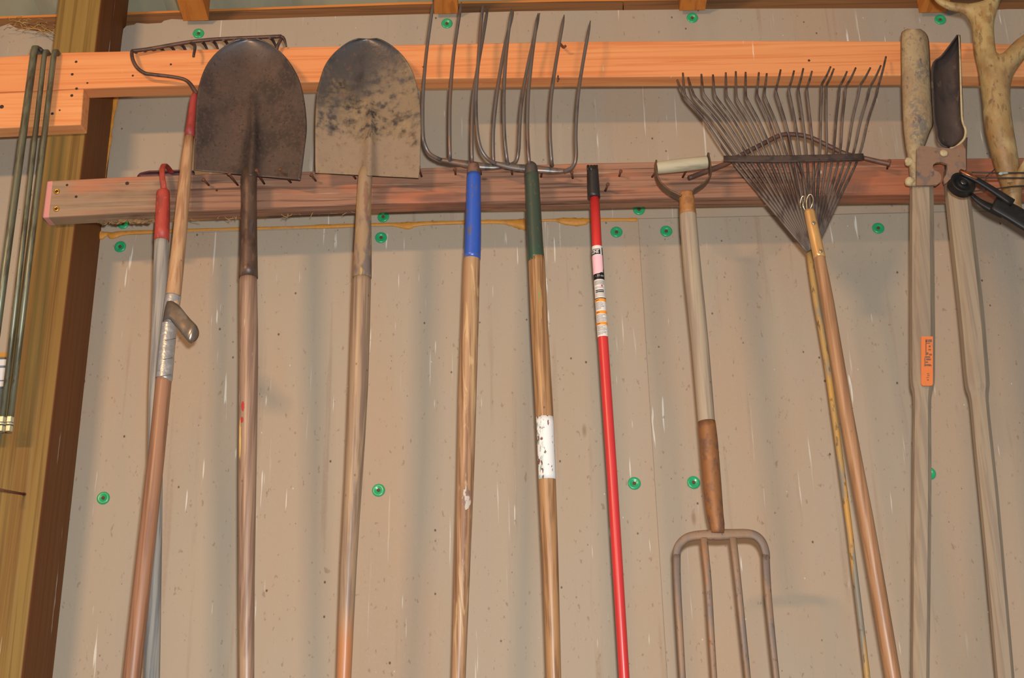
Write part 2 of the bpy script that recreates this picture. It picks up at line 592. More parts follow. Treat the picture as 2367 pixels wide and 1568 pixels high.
add('foam_bead', ptube(foam2, n=4, seg=10, flat=0.6, wob=0.15), M_FOAM, wall)

# plates above the sheets, rafters and roof
pt = [(150, 38), (304, 33), (410, 28), (940, 10), (1300, 3), (1700, -2), (2367, -8)]
pb = [(x, y + 45) for x, y in pt]
o = add('trim_1', board(pt, pb, 2.296, 0.035, [-300, 304, 410, 940, 1300, 1440]), M_PLATE, smooth=False, mods=[BEV(.002)])
tag(o, 'old brown top plate above the wall sheets', kind='structure')
o = add('trim_2', board(pt, pb, 2.2965, 0.035, [1441.5, 1700, 2500, 3100]), M_PLATE, smooth=False, mods=[BEV(.002)])
tag(o, 'old brown top plate, right hand length', kind='structure')
pt2 = [(x, y - 5) for x, y in pt]
o = add('trim_3', board(pt2, pt, 2.315, 0.03, [-300, 304, 940, 1700, 2500, 3100]), M_PLATE2, smooth=False)  # thin orange line along the plate, built as its own strip
tag(o, 'thin orange strip along the top of the plate', kind='structure')

SL = 0.23
zr = P(1200, -6, 2.36).z
bm = bmesh.new()
nx = 36
for i in range(nx):            # ribbed roofing
    x0 = -2.6 + 5.2 * i / nx
for (ya, yb_) in ((2.42, -2.6),):
    za, zb_ = zr - 0.012, zr + (2.42 + 2.6) * SL
    prev = None
    for i in range(105):
        x = -2.6 + 0.05 * i
        dz = 0.018 if (i % 6) == 0 else 0.0
        a = bm.verts.new((x, ya, za + dz)); b = bm.verts.new((x, yb_, zb_ + dz))
        if prev:
            bm.faces.new((prev[0], a, b, prev[1]))
        prev = (a, b)
roof = add('ceiling', bm, M_ROOF, smooth=False)
tag(roof, 'grey ribbed roof sheet over the rafters', kind='structure')
for x0, x1, yb in ((424, 482, 47), (1004, 1059, 31), (1570, 1630, 23), (2124, 2186, 28)):
    a = P(x0, yb, 2.262); b = P(x1, yb, 2.262)
    z0 = min(a.z, b.z)
    bm = bmesh.new()
    h = 0.11; y2 = -2.4; dz = (2.262 - y2) * SL
    vs = []
    for (x, y, z) in ((a.x, 2.262, z0), (b.x, 2.262, z0), (b.x, 2.262, z0 + h), (a.x, 2.262, z0 + h),
                      (a.x, y2, z0 + dz), (b.x, y2, z0 + dz), (b.x, y2, z0 + dz + h), (a.x, y2, z0 + dz + h)):
        vs.append(bm.verts.new((x, y, z)))
    for f in ((0, 1, 2, 3), (4, 7, 6, 5), (0, 4, 5, 1), (1, 5, 6, 2), (2, 6, 7, 3), (3, 7, 4, 0)):
        bm.faces.new([vs[i] for i in f])
    add('rafter', bm, M_RAFTER, roof, smooth=False)
bm = bmesh.new(); box(bm, (-2.6, -2.6, -0.05), (2.6, 2.34, 0.0))
tag(add('floor', bm, M_FLOOR, smooth=False), 'packed dirt floor of the shed', kind='structure')

# window left of the post
M_WIN = mk('white_window_frame', C(214, 218, 222), rough=0.5)
M_GLASS = mk('dusty_glass', C(86, 94, 96), [dict(col=C(120, 126, 126), sc=(3, 3, 9), lo=0.5, hi=0.7, amt=0.7)], 0.15, spec=0.6)
M_YEL = board_wood('window_wood', C(190, 140, 66), C(160, 110, 48), C(200, 150, 80), 'X')
wx0 = P(-260, 850, Y_WALL).x; wx1 = P(95, 850, Y_WALL).x
wz = P(10, 826, Y_WALL).z; wzb = wz - 0.75
bm = bmesh.new(); box(bm, (wx0, Y_WALL + 0.02, wzb), (wx1, Y_WALL + 0.024, wz))
win = add('window_1', bm, M_GLASS, smooth=False)
tag(win, 'dusty grey window pane left of the post', kind='structure')
bm = bmesh.new()
for a, b, yy in ((0.003, 0.016, 0.004), (0.019, 0.045, 0.010), (0.047, 0.058, 0.012)):
    box(bm, (wx0, Y_WALL + yy, wz - b), (wx1, Y_WALL + 0.02, wz - a))
add('window_frame', bm, M_WIN, win, smooth=False, label='white window head')
bm = bmesh.new(); box(bm, (wx0, Y_WALL - 0.004, wz - 0.001), (wx1, Y_WALL + 0.018, wz + 0.009))
add('window_trim', bm, M_YEL, win, smooth=False)
bm = bmesh.new(); box(bm, (wx0, Y_WALL, wzb - 0.04), (wx1, Y_WALL + 0.04, wzb))
add('window_sill', bm, M_YEL, win, smooth=False)
bm = bmesh.new(); box(bm, (wx0, Y_WALL + 0.006, wz - 0.245), (wx1, Y_WALL + 0.02, wz - 0.233))
add('glazing_bar', bm, M_WIN, win, smooth=False)

# ------------------------------------------------------------------ post
fr = [(162, 0), (120, 330), (100, 600), (47, 1000), (-2, 1450)]
fr_r = [(238, 0), (150, 720), (124, 930), (72, 1568)]
rt = P(150, 720, Y_POST).x; lf = rt - 0.092
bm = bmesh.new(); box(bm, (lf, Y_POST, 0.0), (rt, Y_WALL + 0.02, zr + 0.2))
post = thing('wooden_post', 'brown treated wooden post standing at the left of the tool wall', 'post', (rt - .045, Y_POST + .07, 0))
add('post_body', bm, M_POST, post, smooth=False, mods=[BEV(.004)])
bm = bmesh.new()
tube(bm, [P(57, 1143, Y_POST), P(30, 1138, Y_POST - .03), P(-6, 1131, Y_POST - .07)], 0.0022, seg=8, transport=True)
disc(bm, P(56, 1143, Y_POST), 0.004, 0.001, 8)
add('nail', bm, M_RUST, post, label='long rusty nail')

# ------------------------------------------------------------------ boards on the post
A_TOP = [(-200, 139), (0, 131), (150, 121), (330, 117), (740, 107), (1300, 96), (1700, 93), (2050, 94), (2367, 102), (2520, 106), (3000, 116)]
A_BOT = [(-200, 222), (0, 213), (192, 204), (450, 196), (740, 189), (965, 182), (1300, 178), (1640, 176), (2084, 174), (2367, 177), (2520, 181), (3000, 192)]
gb = thing('wall_girt', 'long orange pine board crossing high behind the shovel heads', 'board', P(1183, 190, Y_RAIL + .02))
add('plank', board(A_TOP, A_BOT, Y_RAIL, 0.038, [-200, 0, 150, 330, 540, 740, 965, 1300, 1640, 1860, 2084, 2367, 2520, 3000]), M_PINE, gb, smooth=False, mods=[BEV(.0025)])
B_BOT = [(-200, 305), (0, 296), (190, 288)]
bb = thing('short_girt', 'short orange pine block under the long board at the post', 'board', P(60, 290, Y_RAIL + .02))
add('plank', board([(x, y + 1.2) for x, y in A_BOT], B_BOT, Y_RAIL - .0008, 0.0375, [-200, 0, 100, (193.5, 187)]), M_PINE2, bb, smooth=False, mods=[BEV(.0025)])


def face_dots(parent, pts, Yf, name='nail_head', mat=M_HOLE):
    for x, y, r in pts:
        bm = bmesh.new(); disc(bm, P(x, y, Yf), RAD(2 * r, x, y, Yf), 0.0007, 10)
        add(name, bm, mat, parent)


face_dots(gb, [(176, 143, 3.2), (167, 172, 3.4), (202, 192, 2.4), (395, 149, 2.6), (307, 175, 2.6), (1291, 183, 2.5), (978, 155, 1.6), (1870, 140, 3)], Y_RAIL)
face_dots(bb, [(177, 205, 3.2), (166, 221, 3.6), (121, 263, 3.6), (138, 255, 2.2), (4, 247, 5)], Y_RAIL - .0008)
# bent nail on the long board
bm = ptube([(1292, 97, 6, 2.098), (1297, 104, 6, 2.085), (1303, 109, 6, 2.075), (1308, 105, 6, 2.072)], n=3, seg=8, transport=True)
add('nail', bm, M_RUST, gb)
bm = ptube([(1290, 175, 4, 2.094), (1289.5, 188, 4, 2.094)], seg=8)
add('nail', bm, M_RUST, gb)

RT_TOP = [(108, 418), (300, 408), (450, 402), (700, 396), (1000, 387), (1337, 377), (1500, 374), (1700, 371), (2060, 367), (2367, 364), (2520, 363)]
RT_BOT = [(97, 503), (296, 492), (503, 486), (650, 479), (1025, 468), (1290, 464), (1415, 462), (1500, 459), (1730, 455), (2050, 450), (2367, 447), (2520, 446)]
rail = thing('tool_rail', 'weathered reddish board full of nails from which the tools hang', 'board', P(1183, 470, Y_RAIL + .02))
add('plank', board(RT_TOP, RT_BOT, Y_RAIL, 0.038, [(108, 97), 300, 503, 700, 1025, 1337, 1500, 1720, 2050, 2367, 2520, 3000]), M_RAIL, rail, smooth=False, mods=[BEV(.003)])
M_PINK = mk('pink_paint', C(206, 138, 130), [dict(col=C(190, 120, 100), sc=(20, 20, 60), lo=0.55, hi=0.7, amt=0.4)], 0.8)
xs_ = [(107.6, 96.6), (123.5, 114)]
bm = board(RT_TOP, RT_BOT, Y_RAIL - 0.0006, 0.0384, xs_)
add('paint_band', bm, M_PINK, rail, smooth=False, label='pink painted board end', mods=[BEV(.003)])
M_BRASS = mk('brass', C(236, 170, 70), rough=0.25, metal=0.9)
for x, y in ((131, 443), (130, 483)):
    bm = bmesh.new(); p = P(x, y, Y_RAIL - .001)
    torus(bm, p, 0.0042, 0.0017, Vector((0, 1, 0)), 16, 6)
    s = add('brass_screw', bm, M_BRASS, rail)
    bm = bmesh.new(); disc(bm, p, 0.0032, 0.0007, 10); add('screw_recess', bm, M_HOLE, s)
face_dots(rail, [(155, 428, 3), (176, 455, 3.4), (294, 424, 4.5), (501, 440, 3), (1399, 441, 3)], Y_RAIL, 'nail_hole')
nails = [(471, 415, 484, 430), (530, 402, 551, 430), (593, 394, 612, 427), (647, 392, 674, 424), (720, 404, 731, 420), (813, 399, 823, 415),
         (891, 398, 897, 409), (968, 386, 975, 410), (1052, 391, 1053, 405), (1111, 391, 1112, 405), (1183, 391, 1184, 405), (1255, 391, 1250, 411),
         (1322, 398, 1324, 414), (1435, 396, 1431, 409), (1405, 426, 1399, 443), (1519, 393, 1506, 411), (1591, 386, 1577, 412), (2056, 372, 2050, 392)]
for tx, ty, bx, by in nails:
    ln = min(0.062, max(0.02, (by - ty) * 0.0019))
    b = P(bx, by, Y_RAIL + 0.004); t = P(tx, ty, Y_RAIL - ln)
    bm = bmesh.new(); tube(bm, [b, t], 0.0021, seg=8, transport=True)
    disc(bm, t, 0.0036, 0.0012, 8, axis=(t - b))
    add('nail', bm, M_RUST, rail)

# ================================================================== THE TOOLS
BLK = C(30, 26, 24)


def base_of(px, py, Y, drop=0.0):
    p = P(px, py, Y); p.z -= drop
    return p


# ---- three plumb steel rods hooked over the board at the left
M_ROD = mk('grey_steel_rod', C(118, 118, 98), [dict(col=C(80, 74, 58), sc=(60, 60, 14), amt=0.7), dict(col=C(86, 52, 34), sc=(50, 50, 22), lo=0.6, hi=0.7, amt=0.6)], 0.4, metal=0.5)
M_NUT = mk('zinc_nut', C(190, 186, 160), [dict(col=C(150, 140, 100), sc=80, amt=0.6)], 0.4, metal=0.5)
for i, (tx, ty, wd, bx, lab) in enumerate(((80, 112, 17, -38, 'thickest steel rod, leftmost of three hooked over the pine board'),
                                           (104, 119, 12, 3, 'thin dark steel rod hanging between the two other rods'),
                                           (126, 119, 13, 21, 'thin steel rod ending in nuts, nearest the wooden post'))):
    Yr = 2.083
    by = 992
    r = thing('steel_rod', lab, 'rod', P(bx, by, Yr), 'steel rods hung beside the post')
    top = P(tx, ty, Yr); rr = RAD(wd, tx, ty, Yr); bot = P(bx, by, Yr)
    pts = [top + Vector((0.002, 0.035, -0.006)), top + Vector((0.001, 0.022, 0.004)), top + Vector((0, 0.010, 0.006)), top + Vector((0, 0.002, 0.001)), top + Vector((0, 0, -0.012))]
    pts += [top.lerp(bot, t) for t in (0.1, 0.5, 1.0)]
    bm = bmesh.new(); tube(bm, pts, rr, seg=12, transport=True, ref=Vector((1, 0, 0)))
    add('rod_shaft', bm, M_ROD, r)
    ax = (bot - top).normalized()
    for d, rad_, hh in ((-0.022, 0.0068, 0.010), (-0.010, 0.0078, 0.003), (-0.005, 0.0068, 0.010)):
        bm = bmesh.new(); c = bot + ax * d
        tube(bm, [c, c + ax * hh], rad_, seg=6 if hh > .005 else 16)
        add('hex_nut' if hh > .005 else 'washer', bm, M_NUT, r, smooth=False)
# clip joining two rods
bm = ptube([(92, 112, 9, 2.085), (99, 119, 9, 2.083)], seg=8)
add('rod_clip', bm, mk('dark_clip', C(52, 48, 58), rough=.5), [o for o in bpy.data.objects if o.name == 'steel_rod'][0])

# ---- garden hoe
M_HRED = mk('red_paint_worn', C(168, 62, 50), [dict(col=C(120, 50, 44), sc=(60, 60, 25), amt=0.6), dict(col=C(196, 110, 90), sc=(150, 150, 90), lo=0.62, hi=0.7, amt=0.6)], 0.5)
M_GREYW = wood('grey_weathered_wood', C(156, 148, 138), C(112, 108, 106), C(180, 168, 150), 0.7)
hoe = thing('garden_hoe', 'garden hoe with dark red ferrule and grey weathered handle', 'hoe', base_of(350, 1568, 2.075, .35))
add('ferrule', ptube([(376.5, 441, 24, 2.07), (377, 445, 30, 2.07), (377, 460, 31, 2.07), (376, 500, 33, 2.07), (373.5, 557, 35, 2.07)], n=2, seg=18), M_HRED, hoe, label='dark red painted ferrule')
add('handle', ptube([(373.5, 552, 32, 2.07), (372, 600, 33, 2.07), (368, 750, 34, 2.072), (361, 900, 34, 2.076), (356, 1250, 36, 2.08), (351, 1568, 36, 2.085)], n=2, ext=.35, seg=18), M_GREYW, hoe)
bm = bmesh.new()
gn = [(380, 446, 2.07), (376.5, 420, 2.068), (374.5, 400, 2.070), (376, 388, 2.080), (379.5, 381, 2.10), (384, 383, 2.125), (391, 391, 2.152), (397, 400, 2.17)]
q = catmull([(*P(*g), 0) for g in gn], 4)
tube(bm, [Vector(v[:3]) for v in q], 0.0022, seg=10, flat=2.4, square=0.5, ref=Vector((1, 0, 0)))
add('gooseneck', bm, M_HRED, hoe)
rows = [((330, 399), (440, 394)), ((318, 406), (450, 397)), ((317, 416), (452, 408)), ((316, 450), (452, 440))]
q = sheet([((345, 396.2), (430, 393.6)), ((327, 400), (444, 395.5)), ((318, 406), (450, 400)), ((315, 430), (451, 425)), ((314, 455), (451, 450))], lambda u, v: 2.165 + 0.02 * v, 12, 3)
add('hoe_blade', q, mk('hoe_steel', C(84, 48, 50), [dict(col=C(60, 40, 42), sc=60, amt=0.6)], 0.5), hoe, mods=[SOL(.003)])

# ---- bow rake with taped handle
M_RWOOD = wood('orange_handle_wood', C(182, 142, 104), C(150, 106, 76), C(196, 160, 122), 0.55)
M_RWOOD2 = wood('brown_varnished_wood', C(152, 108, 80), C(120, 80, 58), C(174, 132, 98), 0.42, spec=0.45)
M_IRON = mk('brown_iron', C(98, 74, 66), [dict(col=C(66, 54, 52), sc=60, amt=0.7), dict(col=C(124, 80, 58), sc=90, lo=0.55, hi=0.7, amt=0.5)], 0.5, metal=0.4)
rk = thing('bow_rake', 'steel bow rake with taped wooden handle resting its head on the pine board', 'rake', base_of(305, 1568, 2.03, .35))
Yk = 2.035
add('ferrule', ptube([(451, 217, 13, 2.074), (448, 232, 18, 2.074), (443, 275, 21, 2.072), (438, 317, 23, 2.068)], n=2, seg=16), mk('rake_red', C(158, 58, 54), [dict(col=C(112, 44, 42), sc=(70, 70, 30), amt=0.6)], 0.5), rk, label='red painted ferrule')
add('handle', ptube([(438, 314, 21, 2.068), (430, 390, 26, 2.062), (424, 450, 29, 2.058), (413, 570, 32, 2.048), (400, 690, 35, Yk), (398, 705, 34, Yk)], n=2, seg=18), M_RWOOD, rk)
add('handle_lower', ptube([(381, 866, 37, Yk), (378, 885, 36, Yk), (362, 1050, 37, Yk), (340, 1250, 39, Yk), (305, 1568, 41, Yk)], n=2, ext=.35, seg=18), M_RWOOD2, rk)
M_TAPE = mk('silver_tape', C(176, 172, 168), [dict(col=C(120, 116, 112), sc=(30, 30, 60), lo=0.5, hi=0.75, amt=0.6), dict(col=C(214, 210, 206), sc=(60, 60, 120), lo=0.55, hi=0.7, amt=0.5)], 0.33, metal=0.55, bump=(130, .5, .002))
tp = add('duct_tape', ptube([(401, 684, 36, Yk), (398, 700, 37, Yk), (392, 745, 37, Yk), (390, 763, 36.5, Yk), (386, 800, 37.5, Yk), (380, 868, 38.5, Yk), (379, 877, 38, Yk)], n=3, seg=20, wob=.008), M_TAPE, rk, label='silver duct tape wrap')
M_TE = mk('tape_edge', C(96, 90, 86), rough=.6)
for y0, x0 in ((786, 388), (830, 383), (869, 379)):
    bm = bmesh.new()
    tube(bm, [P(x0 - 18, y0 + 3, Yk), P(x0 - 12, y0 + 1.5, Yk - .0125), P(x0, y0, Yk - .0172), P(x0 + 12, y0 - 2, Yk - .0125), P(x0 + 18, y0 - 4, Yk)], 0.0006, seg=6)
    add('tape_edge', bm, M_TE, tp)
bm = bmesh.new()
ue = [(381, 700, 2.036), (386, 697, 2.022), (396, 696, 2.0145), (406, 701, 2.0125), (417, 710, 2.010), (430, 726, 2.006), (440, 738, 2.004), (450, 748, 2.000), (456, 756, 2.004), (459.5, 766, 2.010)]
le = [(373, 752, 2.036), (378, 742, 2.018), (386, 737, 2.009), (393, 738, 2.007), (400, 746, 2.006), (411, 760, 2.004), (422, 774, 2.003), (431, 785, 2.002), (437, 792, 2.004), (443, 794, 2.008)]
ga = catmull(ue, 3); gb_ = catmull(le, 3); grid = []
for a, b in zip(ga, gb_):
    grid.append([bm.verts.new(P(*[a[j] + (b[j] - a[j]) * k / 6 for j in range(2)], a[2] + (b[2] - a[2]) * k / 6 - 0.003 * math.sin(math.pi * k / 6))) for k in range(7)])
# rounded free end
end = [(459.5, 766), (460, 772), (459, 777), (457, 782), (453, 787), (448, 790), (443, 794)]
grid.append([bm.verts.new(P(x, y, 2.012)) for x, y in end])
for a, b in zip(grid, grid[1:]):
    for k in range(6):
        bm.faces.new((a[k], a[k + 1], b[k + 1], b[k]))
add('tape_flap', bm, mk('tape_back', C(126, 112, 98), [dict(col=C(160, 150, 142), sc=(40, 40, 40), lo=0.5, hi=0.7, amt=0.6)], 0.3, metal=0.6), tp, mods=[SOL(.0008)])
# rake head: bar, bows, teeth
def RZ(x, y, Y):     # zoomed crop -> picture
    return (290 + x / 6.07, 70 + y / 6.07, Y)


bow = [RZ(1000, 890, 2.074), RZ(965, 830, 2.074), RZ(900, 740, 2.074), RZ(800, 680, 2.074), RZ(600, 645, 2.074), RZ(400, 622, 2.074), RZ(270, 600, 2.074), RZ(170, 530, 2.074), RZ(110, 430, 2.074), RZ(90, 340, 2.078), RZ(95, 290, 2.085)]
add('bow_arm', ptube([(x, y, 8.5, Y) for x, y, Y in bow], n=4, seg=10, flat=.8), M_IRON, rk)
bow2 = [(455, 219, 8, 2.076), (480, 200, 8, 2.088), (560, 180, 8, 2.09), (615, 160, 8, 2.09), (636, 125, 8, 2.09), (642, 105, 8, 2.085), (650, 90, 8, 2.09)]
add('bow_arm', ptube(bow2, n=4, seg=10, flat=.8), M_IRON, rk)
BARZ = [RZ(90, 292, 2.085), RZ(300, 268, 2.088), RZ(600, 215, 2.09), RZ(900, 165, 2.092), RZ(1200, 132, 2.094), RZ(1500, 115, 2.095), RZ(1850, 100, 2.095), RZ(2190, 85, 2.095)]
add('rake_bar', ptube([(x, y, 8, Y) for x, y, Y in BARZ], n=3, seg=10, square=.3), M_IRON, rk)
M_TOOTH = mk('dark_tooth', C(66, 58, 58), [dict(col=C(98, 74, 64), sc=90, amt=0.6)], 0.5, metal=0.4)
tz = [(130, 290), (260, 272), (375, 255), (480, 238), (620, 212), (770, 190), (920, 165), (1060, 150), (1210, 138), (1370, 125), (1520, 115), (1690, 108), (1850, 102), (2020, 95), (2180, 85)]
for i, (zx, zy) in enumerate(tz):
    x, y, Y = RZ(zx, zy, 2.093)
    if i == 6:
        pts = [(x, y + 2, 8, Y), (x + 8, y + 7, 8, Y - .012), (x + 9, y + 16, 7, Y - .02), (x + 7, y + 26, 6.5, Y - .022), (x + 6, y + 34, 6, Y - .022)]
    elif i == 14:
        pts = [(x, y + 1, 8, Y), (x + 5, y + 3, 8, Y), (x + 9, y + 10, 7, Y), (x + 13, y + 24, 4, Y)]
    else:
        pts = [(x, y + 2, 7, Y), (x + 6, y + 5, 7.5, Y + .012), (x + 11, y + 13, 6.5, Y + .02), (x + 15, y + 22, 5, Y + .026), (x + 18, y + 30, 3, Y + .032)]
    add('tine', ptube(pts, n=2, seg=8, transport=True), M_TOOTH, rk)


# ---- round point shovels
def shovel(label, tip_rows, Y0, steel, rim, wmat, socket, handle, drop, ridge_u, bx, by):
    s = thing('round_shovel', label, 'shovel', base_of(bx, by, Y0, drop), 'round point shovels')
    def dep(u, v):
        e = 1 - v
        dish = 0.020 * u * u * (0.35 + 0.65 * min(1, v * 3))
        s_ = max(0.0, min(1.0, (v - 0.55) / 0.45))
        ru = ridge_u * s_ + 0.045 * (1 - s_)
        ridge = (0.024 * s_ ** 0.6 * math.exp(-((u - ru) / (0.045 + 0.085 * s_)) ** 2)
                 + 0.009 * s_ * math.exp(-((u - ru) / (0.10 + 0.42 * s_)) ** 2))
        return Y0 + 0.014 - dish - ridge - 0.006 * max(0, 0.5 - v) ** 2 / 0.25
    bl = add('blade', sheet(tip_rows, dep, 44, 6), steel, s, mods=[SOL(.0022, 1.0)])
    add('socket', ptube(socket, n=3, seg=20), rim, s)
    add('handle', ptube(handle, n=2, ext=drop, seg=20), wmat, s)
    return s, bl


ZS1 = 1.0
M_SH1 = mk('dark_rusty_steel', C(82, 68, 62), [
    dict(col=C(56, 48, 46), sc=(16, 16, 12), lo=0.42, hi=0.62, amt=0.8),
    dict(col=C(98, 74, 64), sc=(22, 22, 16), lo=0.52, hi=0.66, amt=0.6, mask=(160, .4, .6)),
    dict(col=C(94, 76, 68), sc=(170, 170, 140), lo=0.5, hi=0.64, amt=0.5),
    dict(col=C(46, 40, 38), sc=(190, 190, 160), lo=0.6, hi=0.68, amt=0.7),
    dict(col=C(122, 120, 122), kind='grad', axis='Z', a=1.60, b=1.68, sc=14, jit=0.09, amt=0.7, rough=0.3, metal=0.75)],
    0.46, metal=0.35, bump=(160, .18, .001))
M_SOCK1 = mk('rusty_socket', C(98, 76, 64), [dict(col=C(70, 54, 46), sc=(40, 40, 16), amt=0.8), dict(col=C(128, 100, 78), sc=(70, 70, 30), lo=0.55, hi=0.68, amt=0.7),
    dict(col=C(110, 108, 112), sc=(30, 30, 6), lo=0.6, hi=0.7, amt=0.6)], 0.42, metal=0.4, bump=(90, .4, .001))
M_W1 = wood('old_pinkish_handle', C(158, 128, 106), C(120, 92, 76), C(184, 154, 118), 0.38, 1.0, spec=0.5, extra=[
        dict(col=C(205, 198, 190), sc=(60, 60, 9), lo=0.67, hi=0.72, amt=0.7),
    dict(col=C(96, 62, 52), sc=(30, 30, 5), lo=0.6, hi=0.7, amt=0.5)])
rows1 = [((556, 92.5), (594, 92)), ((541, 96), (610, 96)), ((520, 107), (632, 108)), ((497, 125), (655, 127)), ((478, 150), (674, 152)), ((465, 180), (690, 182)),
         ((457, 215), (700, 217)), ((453, 255), (706, 257)), ((451, 300), (708, 300)), ((450, 340), (703, 345)), ((449, 375), (698, 385)), ((448, 393), (694, 416))]
# bottom edge rises at the socket
s1, b1 = shovel('round shovel with dark clean steel blade, left of the muddy one', rows1, 2.055, M_SH1, M_SOCK1, M_W1,
                [(577, 384, 20, 2.066), (576, 400, 33, 2.056), (575.5, 420, 37, 2.052), (575.5, 470, 36, 2.054), (575, 560, 39, 2.056), (574, 643, 44, 2.058)],
                [(574, 636, 40, 2.058), (574, 700, 42, 2.058), (575, 850, 43, 2.06), (572, 1100, 41, 2.064), (570, 1350, 37, 2.068), (570, 1568, 35, 2.072)], .42, .06, 571, 1568)
M_SH2 = mk('muddy_steel', C(88, 84, 84), [
    dict(col=C(58, 54, 54), sc=(14, 14, 10), lo=0.45, hi=0.6, amt=0.7),
    dict(col=C(138, 116, 88), kind='grad', axis=(0.55, 0, -1), a=-1.62, b=-1.48, sc=20, jit=.22, amt=0.9, rough=.85, metal=0.0, mask=(55, .34, .56)),
    dict(col=C(142, 120, 98), kind='grad', axis='Z', a=1.46, b=1.42, sc=30, jit=.22, amt=0.9, rough=.9, metal=0.0),
    dict(col=C(154, 130, 90), sc=(18, 18, 14), lo=0.52, hi=0.66, amt=0.45, mask=(120, .4, .6)),
    dict(col=C(120, 92, 76), sc=(120, 120, 100), lo=0.58, hi=0.68, amt=0.6)],
    0.36, metal=0.45, bump=(110, .35, .002))
M_SOCK2 = mk('muddy_socket', C(150, 122, 92), [dict(col=C(104, 92, 88), sc=(30, 30, 12), lo=0.48, hi=0.6, amt=0.85), dict(col=C(186, 150, 70), sc=(60, 60, 18), lo=0.6, hi=0.66, amt=0.8),
    dict(col=C(120, 74, 58), sc=(50, 50, 20), lo=0.58, hi=0.68, amt=0.6)], 0.7, bump=(70, .6, .002))
M_W2 = wood('grey_tan_ash_handle', C(160, 132, 104), C(118, 96, 82), C(186, 160, 118), 0.38, 1.0, spec=0.55, extra=[
    dict(col=C(186, 116, 66), kind='grad', axis='Z', a=0.55, b=0.47, sc=(30, 30, 6), jit=.06, amt=0.75)])
rows2 = [((829, 90.5), (870, 90)), ((813, 95), (886, 95)), ((794, 105), (908, 108)), ((770, 125), (930, 128)), ((752, 150), (947, 153)), ((741, 180), (959, 182)),
         ((733, 215), (967, 217)), ((730, 255), (971, 257)), ((729, 300), (972, 300)), ((729, 340), (971, 345)), ((729, 375), (970, 385)), ((730, 399), (967, 411))]
s2, b2 = shovel('round shovel with blade and socket caked in dry tan mud', rows2, 2.055, M_SH2, M_SOCK2, M_W2,
                [(847, 384, 18, 2.066), (845, 400, 31, 2.056), (843, 425, 33, 2.052), (841, 470, 34, 2.054), (839, 560, 40, 2.056), (838, 600, 42, 2.056), (837, 643, 44, 2.058)],
                [(837, 636, 41, 2.058), (835, 700, 43, 2.058), (828, 900, 45, 2.06), (818, 1100, 41, 2.064), (806, 1300, 38, 2.068), (795, 1568, 34, 2.072)], .42, .03, 795, 1568)


# ---- hay forks
def FZ(x, y):
    return 930 + x / 3.734, y / 3.734


def hay_fork(label, tines, bars, ferr, ferr2, fm, fm2, wmat, handle, Y0, bx, by, drop, flabel):
    t = thing('hay_fork', label, 'pitchfork', base_of(bx, by, Y0, drop), 'five-tined hay forks')
    for ln in tines:
        n = len(ln); pts = []
        for i, (zx, zy) in enumerate(ln):
            x, y = FZ(zx, zy)
            f = i / (n - 1)
            wd = 9.5 - 2.2 * f if i < n - 1 else 2.2
            dy = -0.03 * math.sin(math.pi * min(1, f * 1.0)) + 0.005 * f
            pts.append((x, y, wd, Y0 + dy))
            if i == n - 2:       # ground point
                x2, y2 = FZ(*ln[-1])
                pts.append((x + (x2 - x) * .72, y + (y2 - y) * .72, 7.2, Y0 + dy))
        add('tine', ptube(pts, n=5, seg=10), M_FORK, t)
    add('crossbar', multi([([(*FZ(a, b), wd, Y0 + .002) for a, b, wd in ln], dict(n=4, seg=12, flat=.7)) for ln in bars]), M_FORK, t)
    add('socket', ptube(ferr, n=3, seg=18), fm2, t)
    add('ferrule', ptube(ferr2, n=3, seg=18), fm, t, label=flabel)
    add('handle', ptube(handle, n=2, ext=drop, seg=20), wmat, t)
    return t


M_FORK = mk('worn_fork_steel', C(108, 102, 98), [dict(col=C(122, 94, 78), sc=(40, 40, 8), lo=0.46, hi=0.62, amt=0.8), dict(col=C(70, 66, 66), sc=(60, 60, 12), lo=0.52, hi=0.66, amt=0.7)], 0.36, metal=0.35)
M_BLUE = mk('blue_paint', C(46, 84, 172), [dict(col=C(104, 84, 66), kind='voro', sc=(130, 130, 80), lo=0.14, hi=0.28, keep=0.42, amt=0.85),
    dict(col=C(100, 86, 76), sc=(110, 110, 34), lo=0.58, hi=0.64, amt=0.8)], 0.35, spec=0.6)
M_DGREEN = mk('dark_green_paint', C(26, 84, 56), [dict(col=C(58, 66, 56), kind='grad', axis='Z', a=1.10, b=1.22, sc=30, jit=.12, amt=0.9),
    dict(col=C(90, 76, 62), sc=(150, 150, 90), lo=0.6, hi=0.68, amt=0.7)], 0.35, spec=0.6)
M_RSOCK = mk('brown_socket', C(126, 94, 78), [dict(col=C(90, 66, 56), sc=60, amt=0.7)], 0.6, metal=.2)
M_GSOCK = mk('grey_socket', C(84, 76, 72), [dict(col=C(60, 56, 54), sc=60, amt=0.7)], 0.5, metal=.3)
M_ASH = wood('grained_ash_handle', C(168, 130, 96), C(128, 90, 62), C(198, 164, 120), 0.4, 1.2, spec=0.5, extra=[
    dict(col=C(218, 184, 134), sc=(70, 70, 9), lo=0.56, hi=0.66, amt=0.45, dist=1.5)])
M_OAK = wood('golden_brown_handle', C(168, 126, 84), C(126, 88, 56), C(194, 154, 104), 0.38, 1.2, spec=0.5)
